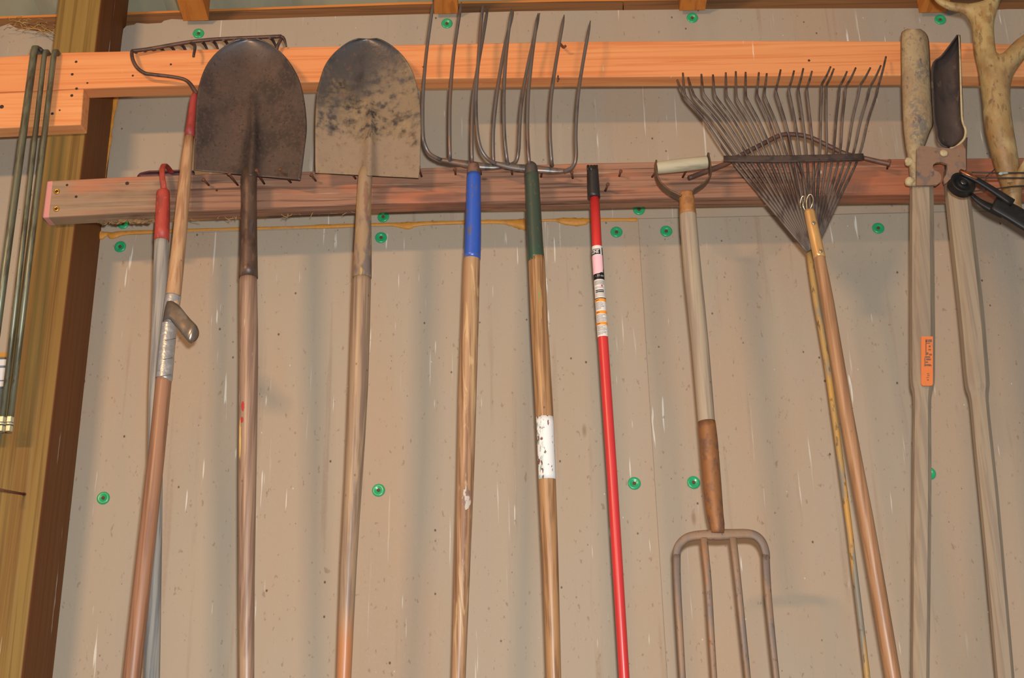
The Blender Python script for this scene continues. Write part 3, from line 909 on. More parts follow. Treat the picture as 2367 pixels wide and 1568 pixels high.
# blue fork hangs behind, green fork in front
hay_fork('hay fork with bright blue ferrule between muddy shovel and green fork',
         [[(330, 1380), (240, 1330), (195, 1250), (178, 1150), (176, 900), (190, 650), (215, 400), (270, 0)],
          [(412, 1385), (410, 1330), (408, 1150), (412, 850), (440, 500), (470, 280), (510, 20)],
          [(600, 1410), (600, 1350), (600, 1100), (612, 850), (655, 560), (695, 330), (738, 60)],
          [(790, 1420), (785, 1370), (785, 1120), (815, 830), (875, 450), (915, 270), (960, 90)],
          [(900, 1430), (975, 1400), (1003, 1300), (1015, 1050), (1035, 850), (1085, 560), (1185, 115)]],
         [[(310, 1377, 9), (400, 1390, 13), (500, 1408, 16), (610, 1428, 20), (720, 1438, 17), (820, 1440, 13), (930, 1415, 9)]],
         [(1094.5, 377, 14, 2.068), (1095, 383, 27, 2.068), (1095, 395, 30, 2.068), (1095, 408, 31, 2.068)],
         [(1095, 404, 30.5, 2.068), (1095, 412, 33, 2.068), (1094, 500, 36, 2.068), (1093, 560, 38, 2.068), (1091, 600, 39.5, 2.068)],
         M_BLUE, M_RSOCK, M_ASH,
         [(1091, 597, 37, 2.068), (1090.5, 603, 39, 2.068), (1086, 750, 41, 2.07), (1081, 900, 42, 2.072), (1076, 1100, 40, 2.075), (1069, 1300, 37, 2.078), (1060, 1568, 33, 2.082)],
         2.066, 1060, 1568, .42, 'bright blue painted ferrule')
gf = hay_fork('hay fork with dark green ferrule and peeling white label, left of the red pole',
         [[(800, 1410), (735, 1370), (680, 1290), (652, 1180), (638, 1020), (637, 800), (655, 550), (675, 250), (697, 40)],
          [(910, 1420), (898, 1350), (880, 1150), (876, 850), (890, 550), (912, 320), (943, 75)],
          [(1100, 1430), (1092, 1380), (1080, 1150), (1085, 850), (1110, 580), (1135, 370), (1172, 115)],
          [(1292, 1430), (1286, 1370), (1274, 1150), (1280, 900), (1310, 650), (1350, 400), (1397, 130)],
          [(1400, 1480), (1470, 1440), (1500, 1350), (1497, 1150), (1515, 850), (1555, 570), (1623, 180)]],
         [[(790, 1405, 9), (860, 1424, 13), (960, 1444, 16), (1100, 1458, 21), (1220, 1466, 18), (1330, 1475, 14), (1420, 1472, 9)]],
         [(1226, 376, 14, 2.045), (1227, 383, 27, 2.045), (1228, 395, 31, 2.045), (1229, 410, 32, 2.045)],
         [(1229, 404, 31.5, 2.045), (1229.5, 412, 33, 2.045), (1233, 480, 35, 2.045), (1237, 560, 37, 2.045), (1240, 605, 38.5, 2.045)],
         M_DGREEN, M_GSOCK, M_OAK,
         [(1240, 602, 37, 2.045), (1240.5, 608, 39, 2.045), (1247, 750, 40, 2.047), (1258, 950, 42, 2.05), (1264.5, 1110, 41, 2.054), (1272, 1300, 38, 2.058), (1280, 1568, 35, 2.063)],
         2.045, 1280, 1568, .42, 'dark green painted ferrule')


def sleeve(path, a0, a1, s0, s1, dr, na=18, ns=6):
    """strip stuck on a round shaft. path: (px,py,w,Y) list; s in picture rows; angle 0 faces the room"""
    bm = bmesh.new(); g = []
    for i in range(ns + 1):
        y = s0 + (s1 - s0) * i / ns
        g.append([bm.verts.new(on_shaft(path, y, a0 + (a1 - a0) * k / na, dr)) for k in range(na + 1)])
    for a, b in zip(g, g[1:]):
        for k in range(na):
            bm.faces.new((a[k], a[k + 1], b[k + 1], b[k]))
    return bm


def on_shaft(path, y, ang, dr):
    for a, b in zip(path, path[1:]):
        if a[1] <= y <= b[1]:
            break
    t = (y - a[1]) / (b[1] - a[1])
    x = a[0] + (b[0] - a[0]) * t; wd = a[2] + (b[2] - a[2]) * t; Y = a[3] + (b[3] - a[3]) * t
    c = P(x, y, Y); r = RAD(wd, x, y, Y) + dr
    T = (P(b[0], b[1], b[3]) - P(a[0], a[1], a[3])).normalized()
    Nn = (CAM - c); Nn = (Nn - T * Nn.dot(T)).normalized()
    B = Nn.cross(T) * -1
    if B.x < 0:
        B = -B
    return c + (Nn * math.cos(ang) + B * math.sin(ang)) * r


GP = [(1258, 950, 42, 2.05), (1264.5, 1110, 41, 2.054), (1272, 1300, 38, 2.058)]
M_LABEL = mk('peeling_white_label', C(226, 224, 220), [
    dict(col=C(70, 126, 110), kind='grad', axis='X', a=.0, b=-.016, sc=(160, 160, 60), jit=.012, amt=.75, mask=((220, 220, 90), .5, .58)),
    dict(col=C(110, 72, 56), kind='noise', sc=(120, 120, 70), lo=.60, hi=.63, amt=.95)], 0.5)
add('label', sleeve(GP, -1.15, 1.35, 966, 1110, .0006, 16, 10), M_LABEL, gf, label='worn white paper label', mods=[SOL(.0003, 1.0)])


def blob(path, y, ang, hy, ha, mat, parent, name, seed=0):
    """spot of irregular outline lying on a round shaft"""
    bm = bmesh.new(); rq = random.Random(seed)
    c0 = bm.verts.new(on_shaft(path, y, ang, .0006)); mid = []; rim = []
    for k in range(24):
        a = 2 * math.pi * k / 24; j = rq.uniform(.78, 1.1)
        for f, lst in ((.5, mid), (1.0, rim)):
            lst.append(bm.verts.new(on_shaft(path, y + hy * math.sin(a) * f * j, ang + ha * math.cos(a) * f * j, .0006)))
    for k in range(24):
        bm.faces.new((c0, mid[k], mid[(k + 1) % 24]))
        bm.faces.new((mid[k], rim[k], rim[(k + 1) % 24], mid[(k + 1) % 24]))
    return add(name, bm, mat, parent)


# worn spots, a yellow spot and paint smears on the handles
forks = [o for o in bpy.data.objects if o.name.startswith('hay_fork')]
bf = [o for o in forks if 'blue' in o['label']][0]
BP = [(1081, 900, 42, 2.072), (1076, 1100, 40, 2.075), (1069, 1300, 37, 2.078)]
M_SCRAP = mk('label_scrap', C(190, 176, 162), [dict(col=C(120, 84, 66), sc=(120, 120, 60), lo=.5, hi=.56, amt=.9)], .6)
blob(BP, 1156, .25, 27, .55, M_SCRAP, bf, 'label_remnant', 1)
GP2 = [(1240.5, 608, 39, 2.045), (1247, 750, 40, 2.047), (1258, 950, 42, 2.05)]
M_SMEAR = mk('green_smear', C(120, 140, 84), [dict(col=C(168, 118, 70), sc=(90, 90, 30), lo=.45, hi=.55, amt=.9)], .5)
blob(GP2, 700, .22, 46, .22, M_SMEAR, gf, 'paint_smear', 2)
SP1 = [(575, 850, 43, 2.06), (572, 1100, 41, 2.064), (570, 1350, 37, 2.068)]
M_REDCHIP = mk('red_chip', C(176, 52, 50), rough=.5)
for yy, an_, hh in ((944, -.62, 12), (975, -.72, 7)):
    blob(SP1, yy, an_, hh, .2, M_REDCHIP, s1, 'paint_chip', yy)
M_YSPOT = mk('bare_yellow_wood', C(226, 190, 116), [dict(col=C(190, 140, 80), sc=(80, 80, 20), amt=.5)], .5)  # yellow spot near the left edge of the handle
blob(SP1, 1018, -1.0, 48, .22, M_YSPOT, s1, 'yellow_patch', 5)

# ---- red pole with stickers
M_RED = mk('glossy_red_pole', C(204, 52, 50), [dict(col=C(184, 42, 44), sc=(10, 10, 3), amt=.4)], 0.33, spec=0.6)
M_BLACKP = mk('black_plastic', C(38, 36, 36), [dict(col=C(58, 54, 52), sc=80, lo=.55, hi=.7, amt=.6)], 0.45)
Yp = 2.062
PP = [(1374.5, 455, 22, Yp), (1380, 572, 23, Yp), (1393.7, 781, 24, Yp), (1415, 1100, 24.5, 2.066), (1443, 1568, 25, 2.072)]
pole = thing('extension_pole', 'glossy red pole with black socket end and printed stickers', 'pole', base_of(1443, 1568, 2.072, .4))
add('pole_tube', ptube(PP, n=1, ext=.4, seg=20), M_RED, pole)
add('end_socket', ptube([(1370, 393, 26, Yp), (1370.5, 410, 27.5, Yp), (1372, 440, 29, Yp), (1373, 458, 29.5, Yp)], n=2, seg=20), M_BLACKP, pole, label='black plastic socket')
bm = bmesh.new()
for dx in (-9.5, -2.5, 4, 10):
    x = 1369 + dx
    tube(bm, [P(x + .5, 395, Yp - .011 + .0008 * abs(dx)), P(x, 383, Yp - .010 + .0008 * abs(dx))], .0026, seg=8, square=.5)
add('socket_prong', bm, M_BLACKP, pole)
M_STW = mk('sticker_white', C(222, 214, 206), rough=.35)
M_STP = mk('sticker_pink', C(238, 186, 194), [dict(col=C(224, 214, 196), kind='grad', axis='X', a=-.072, b=-.088, sc=20, amt=.8)], .35)
M_STK = mk('sticker_black', C(28, 26, 26), rough=.3)
M_STG = mk('sticker_grey', C(156, 148, 142), rough=.4)
M_STO = mk('sticker_orange', C(244, 150, 46), rough=.35)
M_INK = mk('sticker_ink', C(96, 88, 84), rough=.5)
M_STR = mk('sticker_red', C(200, 50, 50), rough=.4)
PA = 1.45
st = add('sticker', sleeve(PP, -PA, PA, 572, 781, .0005, 18, 14), M_STW, pole, label='white printed sticker')
# black field of the upper label with its rounded pink window
add('sticker_field', sleeve(PP, -PA, PA, 634, 650, .0008, 18, 2), M_STK, st)
add('sticker_field', sleeve(PP, .95, PA, 576, 636, .0008, 4, 4), M_STK, st)
bm = bmesh.new(); g = []
for i in range(13):
    y = 594 + (637 - 594) * i / 12
    cut = 1.0 if i < 8 else 1.0 - 1.5 * (1 - math.sqrt(max(0, 1 - ((i - 8) / 4.3) ** 2)))
    g.append([bm.verts.new(on_shaft(PP, y - (0 if i < 8 else 0), -PA + (cut + PA) * k / 14, .0012)) for k in range(15)])
for a, b in zip(g, g[1:]):
    for k in range(14):
        bm.faces.new((a[k], a[k + 1], b[k + 1], b[k]))
add('sticker_window', bm, M_STP, st)


def shaft_text(txt, path, y, ang, size, mat, parent, name, bold=.0, squash=1.0):
    cu = bpy.data.curves.new('txt', 'FONT'); cu.body = txt; cu.size = size; cu.align_x = 'CENTER'; cu.align_y = 'CENTER'
    cu.offset = bold; cu.resolution_u = 2
    ob = bpy.data.objects.new('txt', cu); COL.objects.link(ob)
    bpy.context.view_layer.update()
    me = bpy.data.meshes.new_from_object(ob.evaluated_get(bpy.context.evaluated_depsgraph_get()))
    bpy.data.objects.remove(ob); bpy.data.curves.remove(cu)
    bm = bmesh.new(); bm.from_mesh(me); bpy.data.meshes.remove(me)
    bmesh.ops.triangulate(bm, faces=bm.faces[:])
    bmesh.ops.subdivide_edges(bm, edges=[e for e in bm.edges if abs(e.verts[0].co.x - e.verts[1].co.x) > .003], cuts=1)
    a = path[0]
    for v in bm.verts:
        r = RAD(23, 1380, 600, path[0][3])
        ym = y - v.co.y * 1050
        v.co = on_shaft(path, ym, ang + v.co.x * squash / r, .0019)
    return add(name, bm, mat, parent, smooth=False)


# boxed word
add('logo_box', sleeve(PP, -PA, .55, 580, 592.5, .0013, 14, 2), M_STK, st)
shaft_text('LINE', PP, 587.3, -.40, .0098, M_STW, st, 'logo_word', .0002, .62)
add('logo_rule', sleeve(PP, -PA, .45, 581.6, 582.6, .0016, 14, 1), M_STW, st)
shaft_text('- 33 cm', PP, 642.5, .12, .0062, M_STW, st, 'size_text', 0, .7)


def lines(rows_, mat, dr=.0010, name='fine_print'):
    bm = bmesh.new()
    for y, h, a0, a1 in rows_:
        g0 = []
        for yy in (y, y + h):
            g0.append([bm.verts.new(on_shaft(PP, yy, a0 + (a1 - a0) * k / 8, dr)) for k in range(9)])
        for k in range(8):
            bm.faces.new((g0[0][k], g0[0][k + 1], g0[1][k + 1], g0[1][k]))
    add(name, bm, mat, st)


lines([(653 + 2.0 * i, 1.2, -1.0, 1.0) for i in range(5)] + [(667, 1, -.9, .8), (669.5, 1, -1, .9)], M_STG)
lines([(674.2, 2.2, -.85, .8), (677.8, 2.4, -.85, .8), (692.5, 1.8, -PA, PA)], M_STK)
lines([(682, .9, -1, .95), (685, .9, -1, .95), (688, .9, -1, .9)], M_STG)
lines([(663.3, 4.5, .3, .55)], M_STR, .0014)
for yo in (694.5, 722.5, 748.5):
    lines([(yo, 6.5, -PA, PA)], M_STO, .0010, 'orange_band')
    lines([(yo + 2.4, 1.8, -1.0, -.25)], M_INK, .0014)
rr_ = random.Random(3)
fp = []
for y0, n in ((703, 7), (731.5, 7), (757.5, 5), (771, 3)):
    for i in range(n):
        fp.append((y0 + 2.5 * i, .8, -1.0, rr_.uniform(.0, .95)))
lines(fp, M_INK)

# ---- spading fork hung upside down
M_GRIP = mk('grey_grip_wood', C(176, 164, 136), [dict(col=C(120, 108, 90), sc=(5, 60, 60), lo=.52, hi=.68, amt=.7), dict(col=C(150, 100, 66), sc=(3, 30, 50), lo=.6, hi=.68, amt=.6)], .65, bump=((6, 80, 80), .3, .001))
M_RUSTY = mk('orange_rust', C(142, 94, 54), [dict(col=C(108, 78, 62), sc=(60, 60, 44), lo=.46, hi=.62, amt=.8), dict(col=C(158, 104, 56), sc=(80, 80, 60), lo=.55, hi=.68, amt=.7),
    dict(col=C(90, 90, 88), sc=(26, 26, 7), lo=.6, hi=.7, amt=.6)], .6, metal=.3, bump=(120, .4, .001))
M_SPW = wood('grey_pink_ash', C(164, 146, 122), C(134, 114, 102), C(182, 168, 142), 0.6, .8, extra=[
    dict(col=C(146, 116, 80), kind='noise', sc=(14, 14, 7), lo=.66, hi=.7, amt=.7)])
M_STRAP = mk('dark_strap', C(110, 84, 62), [dict(col=C(78, 68, 60), sc=50, amt=.7)], .4, metal=.5)
sp = thing('spading_fork', 'rusty four-tined spading fork hung upside down by its wooden grip', 'fork', base_of(1680, 1568, 2.04, .15))
Yg = 2.035
bm = bmesh.new()
a = P(1517.5, 388.5, Yg); b = P(1635, 375, Yg); rg = RAD(30, 1575, 380, Yg)
tube(bm, [a.lerp(b, t) for t in (0, .02, .3, .5, .7, .98, 1)], [rg * .9, rg * .97, rg * 1.02, rg * 1.04, rg * 1.02, rg, rg * .93], seg=18)
add('grip', bm, M_GRIP, sp, label='grey wooden grip')
strapL = [(1516, 376), (1515.5, 392), (1516.5, 404), (1519.5, 415), (1529, 430), (1546, 444), (1562, 452), (1574, 458)]
strapR = [(1635.5, 359), (1639, 374), (1642, 397), (1641, 409), (1630, 424), (1615, 436), (1603, 444), (1598, 458)]
for ln in (strapL, strapR):
    q = catmull([tuple(map(float, v)) for v in ln], 4)
    bm = bmesh.new()
    tube(bm, [P(x, y, Yg) for x, y in q], RAD(4.5, 1575, 400, Yg), seg=10, flat=6.0, square=.5)
    add('strap', bm, M_STRAP, sp)
add('ferrule', ptube([(1586.5, 447, 33, Yg), (1587.5, 456, 35, Yg), (1589, 480, 37, Yg), (1590.5, 497, 39.5, Yg)], n=2, seg=18), mk('tan_rust_ferrule', C(160, 108, 60), [dict(col=C(120, 78, 48), sc=70, amt=.6)], .6), sp, label='rusty upper ferrule')
add('handle', ptube([(1590.5, 494, 38, Yg), (1591.5, 520, 39.5, Yg), (1603, 650, 41, Yg), (1618.5, 800, 40, Yg), (1633, 976, 39, Yg), (1634, 985, 37, Yg)], n=2, seg=20), M_SPW, sp)
add('socket', ptube([(1633, 975, 41, Yg), (1638, 1020, 43, Yg), (1646, 1120, 43, Yg), (1653, 1190, 39, Yg), (1657, 1212, 36, Yg), (1658, 1234, 33, Yg)], n=2, seg=18), M_RUSTY, sp)


def SZ(x, y):
    return 1400 + x / 2.448, 1100 + y / 2.448


M_TINE = mk('flat_rusty_tine', C(136, 108, 84), [dict(col=C(112, 98, 90), sc=(22, 22, 7), lo=.46, hi=.6, amt=.85), dict(col=C(158, 98, 54), sc=(40, 40, 11), lo=.58, hi=.68, amt=.75),
    dict(col=C(88, 70, 58), sc=(150, 150, 70), lo=.6, hi=.68, amt=.6)], .6, metal=.25, bump=(120, .4, .001))
arch = [(402, 470, 18), (402, 430, 19), (418, 390, 20), (455, 356, 21), (510, 340, 22), (590, 336, 24), (640, 335, 26), (720, 332, 24), (800, 330, 22), (850, 343, 21), (885, 378, 20), (904, 430, 19), (908, 470, 18)]
add('crossbar', ptube([(*SZ(x, y), wd, Yg) for x, y, wd in arch], n=4, seg=12, flat=.6, square=.3), M_TINE, sp)
for ln in ([(402, 440), (405, 600), (420, 880), (435, 1146)], [(556, 345), (562, 420), (580, 600), (598, 900), (614, 1146)],
           [(718, 345), (728, 420), (752, 640), (784, 950), (804, 1146)], [(905, 440), (916, 640), (940, 900), (966, 1146)]):
    pts = [(*SZ(x, y), 18.5 - 1.0 * i, Yg - .012 * math.sin(i * .8)) for i, (x, y) in enumerate(ln)]
    q = catmull(pts, 3)
    bm = bmesh.new()
    v = [P(p[0], p[1], p[3]) for p in q]; r = [RAD(p[2], p[0], p[1], p[3]) for p in q]
    d = (v[-1] - v[-3]).normalized(); v += [v[-1] + d * .10, v[-1] + d * .14]; r += [r[-1] * .85, r[-1] * .2]
    tube(bm, v, r, seg=8, flat=.55, square=.25)
    add('tine', bm, M_TINE, sp)


# ---- wire leaf rake
def LZ(x, y):
    return 1540 + x / 2.9036, 100 + y / 2.9036


M_LR = mk('rusty_rake_wire', C(110, 98, 90), [dict(col=C(70, 56, 52), sc=(60, 60, 16), lo=.45, hi=.6, amt=.8), dict(col=C(128, 98, 80), sc=(80, 80, 40), lo=.58, hi=.7, amt=.6)], .55, metal=.4)
M_LR2 = mk('rusty_rake_bar', C(82, 66, 58), [dict(col=C(56, 48, 46), sc=(50, 50, 50), amt=.8), dict(col=C(120, 82, 60), sc=90, lo=.6, hi=.7, amt=.6)], .6, metal=.3)
lr = thing('leaf_rake', 'wire leaf rake with fanned rusty tines and brass ferrule', 'rake', base_of(2065, 1568, 2.0, .3))
tops = [(75, 245, 110, 325), (112, 200, 125, 335), (148, 230, 178, 325), (236, 208, 248, 320), (314, 212, 325, 330), (400, 198, 405, 340), (467, 190, 472, 350), (533, 195, 535, 345),
        (622, 197, 610, 330), (675, 203, 660, 335), (768, 178, 738, 310), (858, 185, 825, 305), (920, 170, 888, 300), (978, 188, 945, 300), (1103, 158, 1045, 275), (1125, 172, 1075, 285),
        (1213, 190, 1165, 290), (1272, 165, 1205, 295), (1370, 165, 1300, 285), (1440, 150, 1365, 300), (1475, 90, 1420, 300)]
nt_ = len(tops)
for i, (tx, ty, bx, by) in enumerate(tops):
    f = i / (nt_ - 1)
    cx = 425 + (1292 - 425) * f; cy = 772 - 8 * f
    ex = 948 + 62 * f; ey = 1400 - 40 * f
    Yb = 2.052 - .012 * math.sin(math.pi * f)
    arcx = (bx - cx) * .12
    k = 0.55
    pts = [(*LZ(ex, ey), 7.5, 2.03), (*LZ(ex + (cx - ex) * .5, ey + (cy - ey) * .5), 7, 2.035), (*LZ(cx, cy), 5.8, Yb), (*LZ(cx + (bx - cx) * k * .93, cy + (by - cy) * k), 5.8, Yb - .008),
           (*LZ(cx + (bx - cx) * .93, cy + (by - cy) * .9), 5.8, Yb - .012), (*LZ(bx, by), 5.6, Yb - .012), (*LZ(bx + (tx - bx) * .55, by + (ty - by) * .5), 5.4, Yb + .004), (*LZ(tx, ty), 4.6, Yb + .028)]
    add('tine', ptube(pts, n=4, seg=8, flat=.6), M_LR, lr)
# cross bar made of two flat strips
add('spreader_bar', multi([([(*LZ(385, 775), 16, 2.044), (*LZ(850, 772), 16, 2.034), (*LZ(1325, 760), 16, 2.044)], dict(n=4, seg=10, flat=.22, square=.5))]), M_LR2, lr)
add('spreader_bar', multi([([(*LZ(385, 790), 5, 2.041), (*LZ(850, 792), 5, 2.030), (*LZ(1325, 778), 5, 2.041)], dict(n=4, seg=8))]), M_LR2, lr)
M_WIRE = mk('bright_spring_wire', C(190, 176, 150), rough=.25, metal=.9)
Yf_ = 2.005
bm = multi([([(1851, 482, 3.6, Yf_), (1850, 470, 3.6, Yf_), (1853, 457, 3.6, Yf_ - .004), (1858, 454, 3.6, Yf_ - .006), (1860, 463, 3.6, Yf_ - .006), (1856, 475, 3.6, Yf_ - .004), (1862, 488, 3.6, Yf_)], dict(n=5, seg=8, transport=True)),
            ([(1866, 488, 3.6, Yf_), (1864, 468, 3.6, Yf_ - .002), (1869, 452, 3.6, Yf_ - .006), (1876, 451, 3.6, Yf_ - .008), (1880, 462, 3.6, Yf_ - .008), (1877, 474, 3.6, Yf_ - .006), (1871, 487, 3.6, Yf_)], dict(n=5, seg=8, transport=True))])
add('spring_loop', bm, M_WIRE, lr, label='bright steel spring loops')
bm = multi([([(1869, 452, 3.6, Yf_ - .004), (1862, 425, 3.6, 2.02), (1848, 385, 3.6, 2.03), (1842, 368, 3.6, 2.036)], dict(n=3, seg=8)),
            ([(1871, 451, 3.6, Yf_ - .004), (1877, 425, 3.6, 2.02), (1888, 390, 3.6, 2.03), (1894, 368, 3.6, 2.036)], dict(n=3, seg=8))])
add('spring_wire', bm, M_LR, lr)
M_FER = mk('brass_ferrule', C(226, 176, 112), [dict(col=C(176, 126, 78), sc=(60, 60, 12), amt=.5)], .3, metal=.5)
fe = add('ferrule', ptube([(1870.5, 487, 24, Yf_), (1871.5, 492, 25, Yf_), (1883, 545, 27, Yf_), (1893, 590, 28, Yf_), (1894.5, 597, 28.5, Yf_)], n=1, seg=20), M_FER, lr, label='shiny brass ferrule')
for x, y in ((1881, 516), (1897, 581)):
    bm = bmesh.new(); disc(bm, P(x, y, Yf_ - .0105), .0035, .002, 10); add('rivet', bm, M_WIRE, fe)
add('handle', ptube([(1894, 592, 26, Yf_), (1897, 615, 27.5, Yf_), (1913.5, 700, 29, Yf_), (1955, 950, 32, 2.01), (2001, 1197, 35, 2.015), (2033, 1380, 36, 2.02), (2065, 1568, 36, 2.025)], n=2, ext=.3, seg=20),
    wood('amber_varnished_wood', C(164, 120, 84), C(132, 92, 62), C(184, 142, 98), .4, .9, spec=.45), lr)

# ---- thin iron tool hanging behind the leaf rake
M_BAR = mk('old_brown_iron', C(104, 72, 58), [dict(col=C(76, 56, 50), sc=(40, 40, 40), amt=.7), dict(col=C(140, 92, 70), sc=80, lo=.6, hi=.7, amt=.6)], .55, metal=.2)
it = thing('iron_hook_tool', 'old bowed iron bar on a thin peeling pole hanging behind the leaf rake', 'tool', base_of(2005, 1568, 2.085, .25))
add('arched_bar', ptube([(*LZ(150, 905), 11, 2.068), (*LZ(270, 860), 12, 2.072), (*LZ(410, 805), 12, 2.076), (*LZ(520, 742), 11.5, 2.078), (*LZ(640, 680), 11, 2.078), (*LZ(760, 620), 11, 2.078), (*LZ(850, 612), 11, 2.078),
                         (*LZ(960, 630), 11, 2.078), (*LZ(1080, 685), 11, 2.078), (*LZ(1200, 742), 11.5, 2.078), (*LZ(1330, 772), 11, 2.072), (*LZ(1430, 795), 11, 2.068), (*LZ(1505, 812), 12, 2.066)], n=4, seg=12), M_BAR, it)
add('stem', ptube([(*LZ(820, 620), 8.5, 2.078), (*LZ(835, 700), 8.5, 2.08), (*LZ(850, 800), 9, 2.08), (1850, 450, 11, 2.08), (1870, 580, 13, 2.08)], n=2, seg=10), M_BAR, it)
M_THIN = mk('peeling_yellow_pole', C(168, 132, 76), [dict(col=C(120, 116, 106), sc=(30, 30, 7), lo=.48, hi=.58, amt=.9), dict(col=C(196, 140, 48), sc=(40, 40, 5), lo=.58, hi=.66, amt=.8), dict(col=C(92, 66, 46), sc=(120, 120, 40), lo=.6, hi=.66, amt=.7)], .55)
add('pole', ptube([(1868, 570, 14, 2.08), (1887, 700, 15, 2.08), (1912, 843, 14.5, 2.082), (1960, 1197, 14.5, 2.086), (2005, 1568, 14, 2.09)], n=2, ext=.25, seg=14), M_THIN, it)

# ---- post hole digger
MUD = C(166, 144, 108)
M_MUDB = mk('mud_caked_blade', MUD, [dict(col=C(150, 120, 90), sc=(12, 12, 7), lo=.46, hi=.62, amt=.7), dict(col=C(112, 106, 98), sc=(16, 16, 9), lo=.53, hi=.66, amt=.9, mask=(120, .42, .56)),
    dict(col=C(136, 116, 88), sc=(180, 180, 140), lo=.5, hi=.62, amt=.6),
    dict(col=C(78, 78, 84), sc=(70, 70, 40), lo=.62, hi=.68, amt=.7)], .85, bump=(45, .6, .004))
M_DARKB = mk('dark_blade_inside', C(78, 66, 62), [dict(col=C(48, 44, 46), sc=(20, 20, 10), amt=.8), dict(col=C(122, 104, 84), sc=(50, 50, 26), lo=.58, hi=.68, amt=.6)], .55, metal=.3, bump=(70, .4, .002))
M_HINGE = mk('rusty_hinge', C(142, 110, 88), [dict(col=C(108, 98, 94), sc=(40, 40, 40), lo=.48, hi=.6, amt=.7), dict(col=C(150, 92, 62), sc=(26, 26, 26), lo=.55, hi=.66, amt=.7), dict(col=C(80, 76, 80), sc=(60, 60, 60), lo=.63, hi=.68, amt=.7)], .7, metal=.2, bump=(80, .5, .002))
M_MUDR = mk('dry_mud_edge', C(186, 166, 126), [dict(col=C(150, 128, 96), sc=60, amt=.6)], .9, bump=(80, .5, .003))
M_DGW = wood('pale_digger_handle', C(154, 136, 114), C(128, 110, 96), C(174, 154, 120), .6, .7)
pd = thing('post_hole_digger', 'muddy post hole digger with one scoop turned outward and two pale handles', 'digger', base_of(2130, 1568, 2.05, .35))
Yd = 2.055
rowsL = [((2098, 68.5), (2126, 68)), ((2089, 73), (2139, 78)), ((2084, 84), (2146, 97)), ((2084, 150), (2149, 150)), ((2086, 230), (2153, 230)), ((2088, 290), (2156, 285)),
         ((2091, 318), (2149, 303)), ((2094, 340), (2138, 332)), ((2099, 365), (2128, 358)), ((2103, 400), (2124, 400)), ((2105, 430), (2122, 430))]
bm = sheet(rowsL, lambda u, v: Yd - .030 * math.sqrt(max(0, 1 - u * u * .98)) * (1 - .25 * v), 20, 4)
bl = add('scoop', bm, M_MUDB, pd, label='mud-caked outer scoop', mods=[SOL(.003, 0)])
rowsR = [((2213, 81), (2218, 81)), ((2197, 103), (2219, 100)), ((2176, 130), (2220, 130)), ((2155, 153), (2221, 160)), ((2156, 230), (2224, 230)), ((2159, 280), (2226, 280)), ((2164, 300), (2232, 303)),
         ((2166, 320), (2230, 320)), ((2176, 335), (2218, 333)), ((2190, 341), (2205, 341))]
br = add('scoop', sheet(rowsR, lambda u, v: 2.03 + .030 * math.sqrt(max(0, 1 - u * u * .98)) * (1 - .35 * v), 20, 4), M_DARKB, pd, label='dark inner face of scoop', mods=[SOL(.003, 0)])
add('scoop_rim', ptube([(2216.5, 82, 3, 2.03), (2219, 130, 4, 2.03), (2222, 230, 5, 2.03), (2224.5, 278, 5, 2.03), (2232, 300, 6, 2.03), (2230, 318, 6, 2.03), (2221, 330, 6, 2.03), (2208, 340, 5, 2.03), (2196, 343, 4, 2.03)], n=4, seg=8), M_MUDR, br)
# outer neck of the right scoop
add('scoop_neck', sheet([((2210, 338), (2235, 318)), ((2207, 348), (2234, 330)), ((2206, 375), (2233, 365)), ((2206, 410), (2233, 400))], lambda u, v: 2.062 - .024 * math.sqrt(max(0, 1 - u * u)), 14, 3), M_HINGE, pd, mods=[SOL(.003, 0)])
hp = [(2119, 345), (2128, 337), (2140, 338), (2163, 341), (2200, 343), (2224, 332), (2232, 345), (2233, 392), (2216, 400), (2205, 409), (2190, 421), (2184, 425), (2181, 414), (2187, 403), (2190, 391),
      (2190, 379), (2176, 374), (2164, 375.5), (2157, 381), (2156, 388), (2160, 394), (2168, 397), (2174, 402), (2176.5, 412), (2174, 421), (2166, 427), (2150, 428), (2119, 428.5)]
bm = bmesh.new(); plate(bm, hp, 2.024, .006)
hg = add('hinge_plate', bm, M_HINGE, pd, smooth=False)
bm = bmesh.new(); disc(bm, P(2181, 355, 2.024), .0075, .005, 14); add('pivot_rivet', bm, M_MUDR, hg)
bm = bmesh.new(); tube(bm, [P(2187, 376, 2.062), P(2190, 392, 2.062), P(2188, 420, 2.062)], .0045, seg=10); add('pivot_pin', bm, mk('dark_pivot', C(66, 60, 54), [dict(col=C(110, 100, 84), sc=60, amt=.5)], .6, metal=.4), hg)
for x, y, r in ((2101, 374, .0088), (2103, 420, .0098)):
    bm = bmesh.new(); c = P(x, y, 2.036)
    bmesh.ops.create_icosphere(bm, subdivisions=2, radius=r, matrix=Matrix.Translation(c))
    for v in bm.verts:
        v.co = c + (v.co - c) * random.uniform(.85, 1.1)
    add('bolt', bm, M_MUDR, pd)
Yh = 2.052
add('handle', ptube([(2130, 418, 50, Yh), (2130.5, 470, 53, Yh), (2131.5, 700, 56, Yh), (2132, 820, 56, Yh), (2132, 888, 54, Yh), (2131.5, 925, 40, Yh), (2131, 1060, 42, Yh), (2130, 1250, 42, Yh), (2127, 1568, 41, Yh)], n=3, ext=.35, seg=8, square=0.0), M_DGW, pd, smooth=False)
